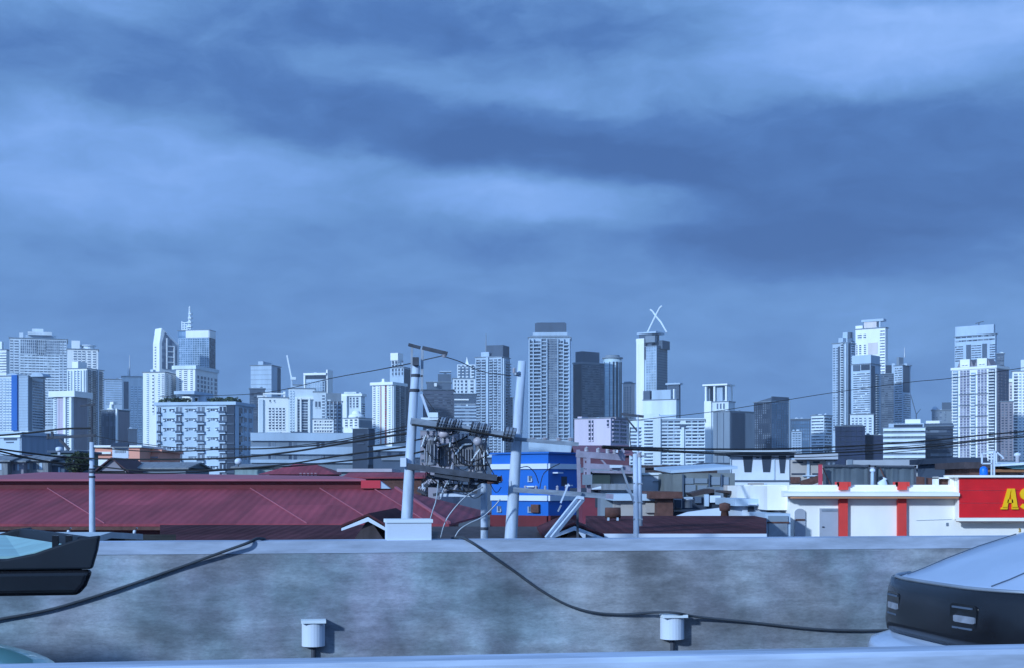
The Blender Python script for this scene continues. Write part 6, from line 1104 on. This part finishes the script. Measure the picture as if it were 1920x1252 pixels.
# ------------------------------------------------------------------ vehicles
def paint(name, rgb, rough=.28):
    m = mat(name, rgb, rough, 0, .06, 3); m.node_tree.nodes['Principled BSDF'].inputs['Coat Weight'].default_value = .6; return m
blk = mat('black_trim', (.012, .013, .017), .2, 0, .2, 6); tyre = mat('tyre_rubber', (.015, .015, .016), .9); rim = mat('alloy_rim', (.4, .41, .43), .35, .8)
cglass = mat('tinted_car_glass', (.01, .012, .016), .06, 0, .05, 1); lampm = mat('headlamp_lens', (.34, .37, .44), .15, .3, .35, 14)
def loft(rings, closed_ends=True):
    mb = MB(); n = len(rings[0]); v = [p for r_ in rings for p in r_]; f = []
    for i in range(len(rings)-1):
        for k in range(n): f.append((i*n+k, i*n+(k+1) % n, (i+1)*n+(k+1) % n, (i+1)*n+k))
    f.append(tuple(range(n-1, -1, -1))); f.append(tuple(range((len(rings)-1)*n, len(rings)*n))); mb.add(v, f); return mb
def ring(x, hw, zb, zt, crown=.05, n=9, side=.06, tuck=.0):
    """car cross-section at station x: flat bottom, slightly barrelled sides, crowned top"""
    pts = [(x, -hw+.12, zb), (x, hw-.12, zb), (x, hw-.02, zb+.06), (x, hw, zb+(zt-zb)*.45), (x, hw-side*.4, zb+(zt-zb)*.8), (x, hw-side-.05, zt-.035)]
    for k in range(n+1):
        a = 1-2*k/n; y = a*(hw-side-.1); pts.append((x+tuck*(a*a), y, zt+crown*(1-a*a)-.012))
    pts += [(x, -hw+side+.05, zt-.035), (x, -hw+side*.4, zb+(zt-zb)*.8), (x, -hw, zb+(zt-zb)*.45), (x, -hw+.02, zb+.06)]
    return pts
def wheel(root, x, y, r=.34, sgn=-1):
    mb = MB(); mb.tube([(0, -.11, 0), (0, -.1, 0), (0, .1, 0), (0, .11, 0)], [r*.9, r, r, r*.9], 28); w_ = mb.build('wheel', tyre, root, True, (x, y, r)); mb = MB(); mb.tube([(0, sgn*.09, 0), (0, sgn*.118, 0)], [r*.62, r*.58], 20)
    for k in range(5):
        a = k*2*math.pi/5; mb.beam((0, sgn*.12, 0), (math.cos(a)*r*.55, sgn*.12, math.sin(a)*r*.55), .06, .02)
    mb.build('rim', rim, w_); return w_
def plan(z, xf, hw, nose, L=4.5, n=22, tail=.25, p=3.8):
    """outline of the car body at one height: bowed nose at xf, straight flanks, rounded tail"""
    pts = []
    for k in range(n+1):
        a = -1+2*k/n; a = math.copysign(abs(a)**.8, a); pts.append((xf+nose*abs(a)**p, a*hw, z))
    for k in range(1, n):
        a = 1-2*k/n; a = math.copysign(abs(a)**.8, a); pts.append((L-tail*abs(a)**p, a*hw, z))
    return pts
def van(label, xf, yn, width=1.8):
    """white multi-purpose car heading left; (xf, yn) is its near front corner"""
    white = paint('white_car_paint', (.40, .48, .62)); a = wang; c = Vector((xf, yn, 0))+Vector((-math.sin(a), math.cos(a), 0))*width/2
    root = thing('white_car', label, 'car', (c.x, c.y, ROADZ), a); hw = width/2
    lv = [(.24, .14, hw-.10, .28), (.30, .02, hw-.03, .28), (.40, -.10, hw, .28), (.54, -.13, hw, .28), (.585, -.11, hw-.005, .28), (.61, -.02, hw-.01, .28), (.64, .03, hw-.02, .28), (.90, .05, hw-.02, .28), (.945, .055, hw-.04, .28), (.965, .09, hw-.06, .36), (1.0, .19, hw-.08, .35), (1.06, .34, hw-.10, .33), (1.13, .54, hw-.13, .29), (1.20, .78, hw-.17, .24), (1.255, 1.0, hw-.22, .2), (1.285, 1.16, hw-.32, .15)]
    loft([plan(z, x, h_, nz_, 4.5-max(0, (z-.95))*1.2) for z, x, h_, nz_ in lv]).build('body', white, root, True)
    mb = MB(); rows = []
    for z, x, h_, nz_ in ((.645, .02, hw-.016, .28), (.70, .012, hw-.014, .28), (.88, .03, hw-.014, .28), (.94, .045, hw-.03, .28)): rows.append([p for p in plan(z, x, h_, nz_)[:23]])
    N = 23; v = [p for r_ in rows for p in r_]; f = []
    for i in range(len(rows)-1):
        for k in range(N-1): f.append((i*N+k, i*N+k+1, (i+1)*N+k+1, (i+1)*N+k))
    mb.add(v, f); o = mb.build('grille', blk, root, True); so = o.modifiers.new('thick', 'SOLIDIFY'); so.thickness = .03; so.offset = -1
    for yy in (-.5, .5):                        # shut lines of the bonnet, following its surface
        mb = MB(); mb.tube([(x+nz_*abs(yy/h_)**3.8-.004, yy, z+.004) for z, x, h_, nz_ in lv if .96 <= z <= 1.22], .0035, 5); mb.build('bonnet_gap', M['slate'], root)
    for zz in (.68, .73, .78, .83, .88):
        mb = MB(); mb.tube([(p[0]-.002, p[1], zz) for p in plan(zz, .012+.1*max(0, zz-.7), hw-.16, .25)[:23]], .008, 6); mb.build('grille_bar', M['dmetal'], root, True)
    mb = MB(); mb.tube([(p[0], p[1], .952) for p in plan(.95, .042, hw-.04, .28)[:23]], .012, 6); mb.build('bonnet_trim', M['metal'], root, True)
    # cabin above the bonnet
    cab = [(1.05, hw-.16, 1.08, 1.16, .02), (1.75, hw-.20, 1.08, 1.60, .05), (2.2, hw-.21, 1.08, 1.70, .06), (3.7, hw-.21, 1.08, 1.70, .06), (4.2, hw-.2, 1.08, 1.25, .03)]
    loft([ring(x, h_, zb, zt, cr, 9, .06) for x, h_, zb, zt, cr in cab]).build('cabin', white, root, True)
    mb = MB(); mb.extrude([(1.10, -hw+.26, 1.225), (1.10, hw-.26, 1.225), (1.72, hw-.32, 1.63), (1.72, -hw+.32, 1.63)], (-.015, 0, .02)); mb.build('windscreen', cglass, root)
    for s in (-1, 1):
        mb = MB(); mb.extrude([(1.5, s*(hw-.15), 1.22), (3.9, s*(hw-.15), 1.22), (3.7, s*(hw-.21), 1.56), (1.95, s*(hw-.21), 1.56)], (0, s*.02, 0)); mb.build('side_window', cglass, root)
        q = []
        for (cy, cz, a0) in ((.085, .045, 0), (-.085, .045, 90), (-.085, -.045, 180), (.085, -.045, 270)):
            for k in range(5): an = R(a0+k*22.5); q.append((0, cy+math.cos(an)*.03, cz+math.sin(an)*.025))
        yy = s*(hw-.47); xx = .012+.28*(abs(yy)/(hw-.014))**3.8; mb = MB(); mb.extrude(q, (.05, 0, 0))
        h = mb.build('headlight', cglass, root, False, (xx-.017, yy, .80)); h.rotation_euler = (0, 0, -s*.14)
        mb = MB(); mb.extrude([(0, y*.8, z*.26-.008) for _, y, z in q], (-.008, 0, 0)); mb.build('lamp_lens', lampm, h, False, (-.002, -.02, 0))
        for zz in (.052, -.056): mb = MB(); mb.box(-.009, .0, -.085, .085, zz-.005, zz+.005); mb.build('lamp_trim', M['slate'], h)
        mb = MB(); mb.extrude([(1.35, s*(hw-.02), 1.16), (1.5, s*(hw-.02), 1.16), (1.5, s*(hw-.02), 1.3), (1.38, s*(hw-.02), 1.3)], (0, s*.2, 0)); mb.build('mirror', blk, root)
        for x in (.95, 3.5): wheel(root, x, s*(hw-.08), .33, s)
    return root
van('white car entering at the right edge with black nose and pale headlight', 2.44, 6.85)

def bev(o, w_=.035):
    b_ = o.modifiers.new('bevel', 'BEVEL'); b_.width = w_; b_.segments = 3; return o
def pickup(label):
    dk = mat('charcoal_truck_paint', (.012, .017, .026), .55, 0, .2, 3, (1, 1, 1), .25); YN = 7.3; hw = .8
    root = thing('pickup_truck', label, 'truck', (X(186, YN)-math.sin(wang)*hw, YN+hw*math.cos(wang), ROADZ), wang); Zr = lambda q: Z(q, YN)-ROADZ; xx = lambda p: (X(p, YN)-X(186, YN))/math.cos(wang)
    rear = lambda y: -.62*(y+hw)/(2*hw)                        # the tail tapers away from the road side
    up = [(0, Zr(1003)), (-.012, Zr(1030)), (xx(172), Zr(1066)), (-3.4, Zr(1070)), (-3.4, Zr(1062)), (xx(20), Zr(1046)), (xx(70), Zr(1036)), (xx(120), Zr(1018)), (xx(150), Zr(1008))]
    lo = [(xx(172), Zr(1067)), (xx(160), Zr(1098)), (xx(146), Zr(1115)), (-3.4, Zr(1117)), (-3.4, Zr(1071))]
    for y, s in ((-hw, 1), (hw, -1)):
        mb = MB(); mb.extrude([(x+rear(y), y, z) for x, z in up], (0, s*.07, 0)); bev(mb.build('bed_side', dk, root), .03)
        mb = MB(); mb.extrude([(x+rear(y)+.005, y, z) for x, z in lo], (0, s*.07, 0)); bev(mb.build('lower_cladding', blk, root), .03)
    mb = MB(); a, b = -hw+.07, hw-.07; za, zb = Zr(1006), Zr(1066); v = [(rear(a)-.03, a, za), (rear(b)-.03, b, za), (rear(b)-.10, b, Zr(1112)), (rear(a)-.10, a, Zr(1112))]; mb.add(v+[(x-.06, y, z) for x, y, z in v], [(0, 1, 2, 3), (7, 6, 5, 4), (0, 4, 5, 1), (1, 5, 6, 2), (2, 6, 7, 3), (3, 7, 4, 0)]); mb.build('tailgate', dk, root)
    mb = MB(); mb.box(-3.35, -.85, -hw+.07, hw-.07, Zr(1112), Zr(1108)); mb.build('bed_floor', blk, root)
    mb = MB(); v = [(-3.35, -hw+.09, Zr(1052)), (xx(40), -hw+.09, Zr(1042)), (xx(118), -hw+.09, Zr(1020)), (xx(110)-.55, hw-.09, Zr(1020)), (-3.35, hw-.09, Zr(1020))]; mb.add(v+[(x, y, z-.05) for x, y, z in v], [(4, 3, 2, 1, 0), (5, 6, 7, 8, 9), (0, 1, 6, 5), (1, 2, 7, 6), (2, 3, 8, 7), (3, 4, 9, 8), (4, 0, 5, 9)]); mb.build('load_cover', mat('pale_teal_tarpaulin', (.30, .50, .50), .45, 0, .25, 3, (.6, 3, 3)), root)
    for p in (105, 129): mb = MB(); mb.box(xx(p)-.012, xx(p)+.018, -hw+.02, -hw+.06, Zr(1030), Zr(1003)); mb.build('bed_cleat', blk, root)
    mb = MB(); mb.box(-5.4, -3.42, -hw, hw, Zr(1116), Zr(1000)); mb.extrude([(-5.2, -hw+.08, Zr(1000)), (-3.5, -hw+.08, Zr(1000)), (-3.7, -hw+.1, Zr(1000)+.6), (-4.9, -hw+.1, Zr(1000)+.6)], (0, 2*hw-.16, 0)); mb.build('cab', dk, root); mb = MB(); mb.box(-6.6, -5.4, -hw, hw, Zr(1116), Zr(1010)); mb.build('bonnet', dk, root)
    mb = MB(); mb.box(-6.4, -1.4, -.4, .4, .42, Zr(1117)); mb.build('chassis', blk, root)
    for x in (-1.95, -5.7):
        for s in (-1, 1): wheel(root, x, s*(hw-.12), .45, s)
    return root
pickup('dark pickup with pale teal load cover, tail cut by the left edge')

def hatch(label):
    teal = paint('pale_teal_car_paint', (.20, .47, .42)); w_ = 1.66; root = thing('teal_car', label, 'car', (X(92, 6.05), 6.05, ROADZ), wang+R(180)); root.scale.z = 1.08; hw = w_/2
    s0 = [(0.0, hw-.2, .3, .60, .03), (.1, hw-.1, .22, .66, .04), (.5, hw, .2, .735, .05), (1.1, hw, .2, .79, .06), (3.2, hw, .2, .82, .04), (3.6, hw-.06, .24, .78, .03)]
    o = loft([ring(x, h_, zb, zt, cr) for x, h_, zb, zt, cr in s0]).build('body', teal, root, True); o.modifiers.new('s', 'SUBSURF').render_levels = 2
    cab = [(1.0, hw-.1, .78, .82, .02), (1.7, hw-.18, .78, 1.26, .04), (2.9, hw-.2, .78, 1.3, .04), (3.5, hw-.14, .78, .86, .02)]
    loft([ring(x, h_, zb, zt, cr) for x, h_, zb, zt, cr in cab]).build('cabin', cglass, root, True)
    for x in (.75, 2.95):
        for s in (-1, 1): wheel(root, x, s*(hw-.1), .29, s)
    for s in (-1, 1): mb = MB(); mb.box(-.0, .06, -.14, .14, .5, .58); mb.build('headlight', lampm, root, False, (0.02, s*(hw-.36), 0))
hatch('pale teal low car, only its bonnet corner showing at lower left')
# ------------------------------------------------------------------ damp evening air
hb = MB(); hb.box(-2700, 2700, -2700, 2700, -2.0, 270)
hz = hb.build('haze', bpy.data.materials.new('evening_haze')); tag(hz, kind='stuff')
hm = hz.data.materials[0]; hm.use_nodes = True; ht = hm.node_tree; ht.nodes.clear()
pv = ht.nodes.new('ShaderNodeVolumePrincipled'); pv.inputs['Color'].default_value = (.80, .90, 1.0, 1); pv.inputs['Density'].default_value = 0.00012
pv.inputs['Anisotropy'].default_value = 0.0
ho = ht.nodes.new('ShaderNodeOutputMaterial'); ht.links.new(pv.outputs[0], ho.inputs['Volume'])
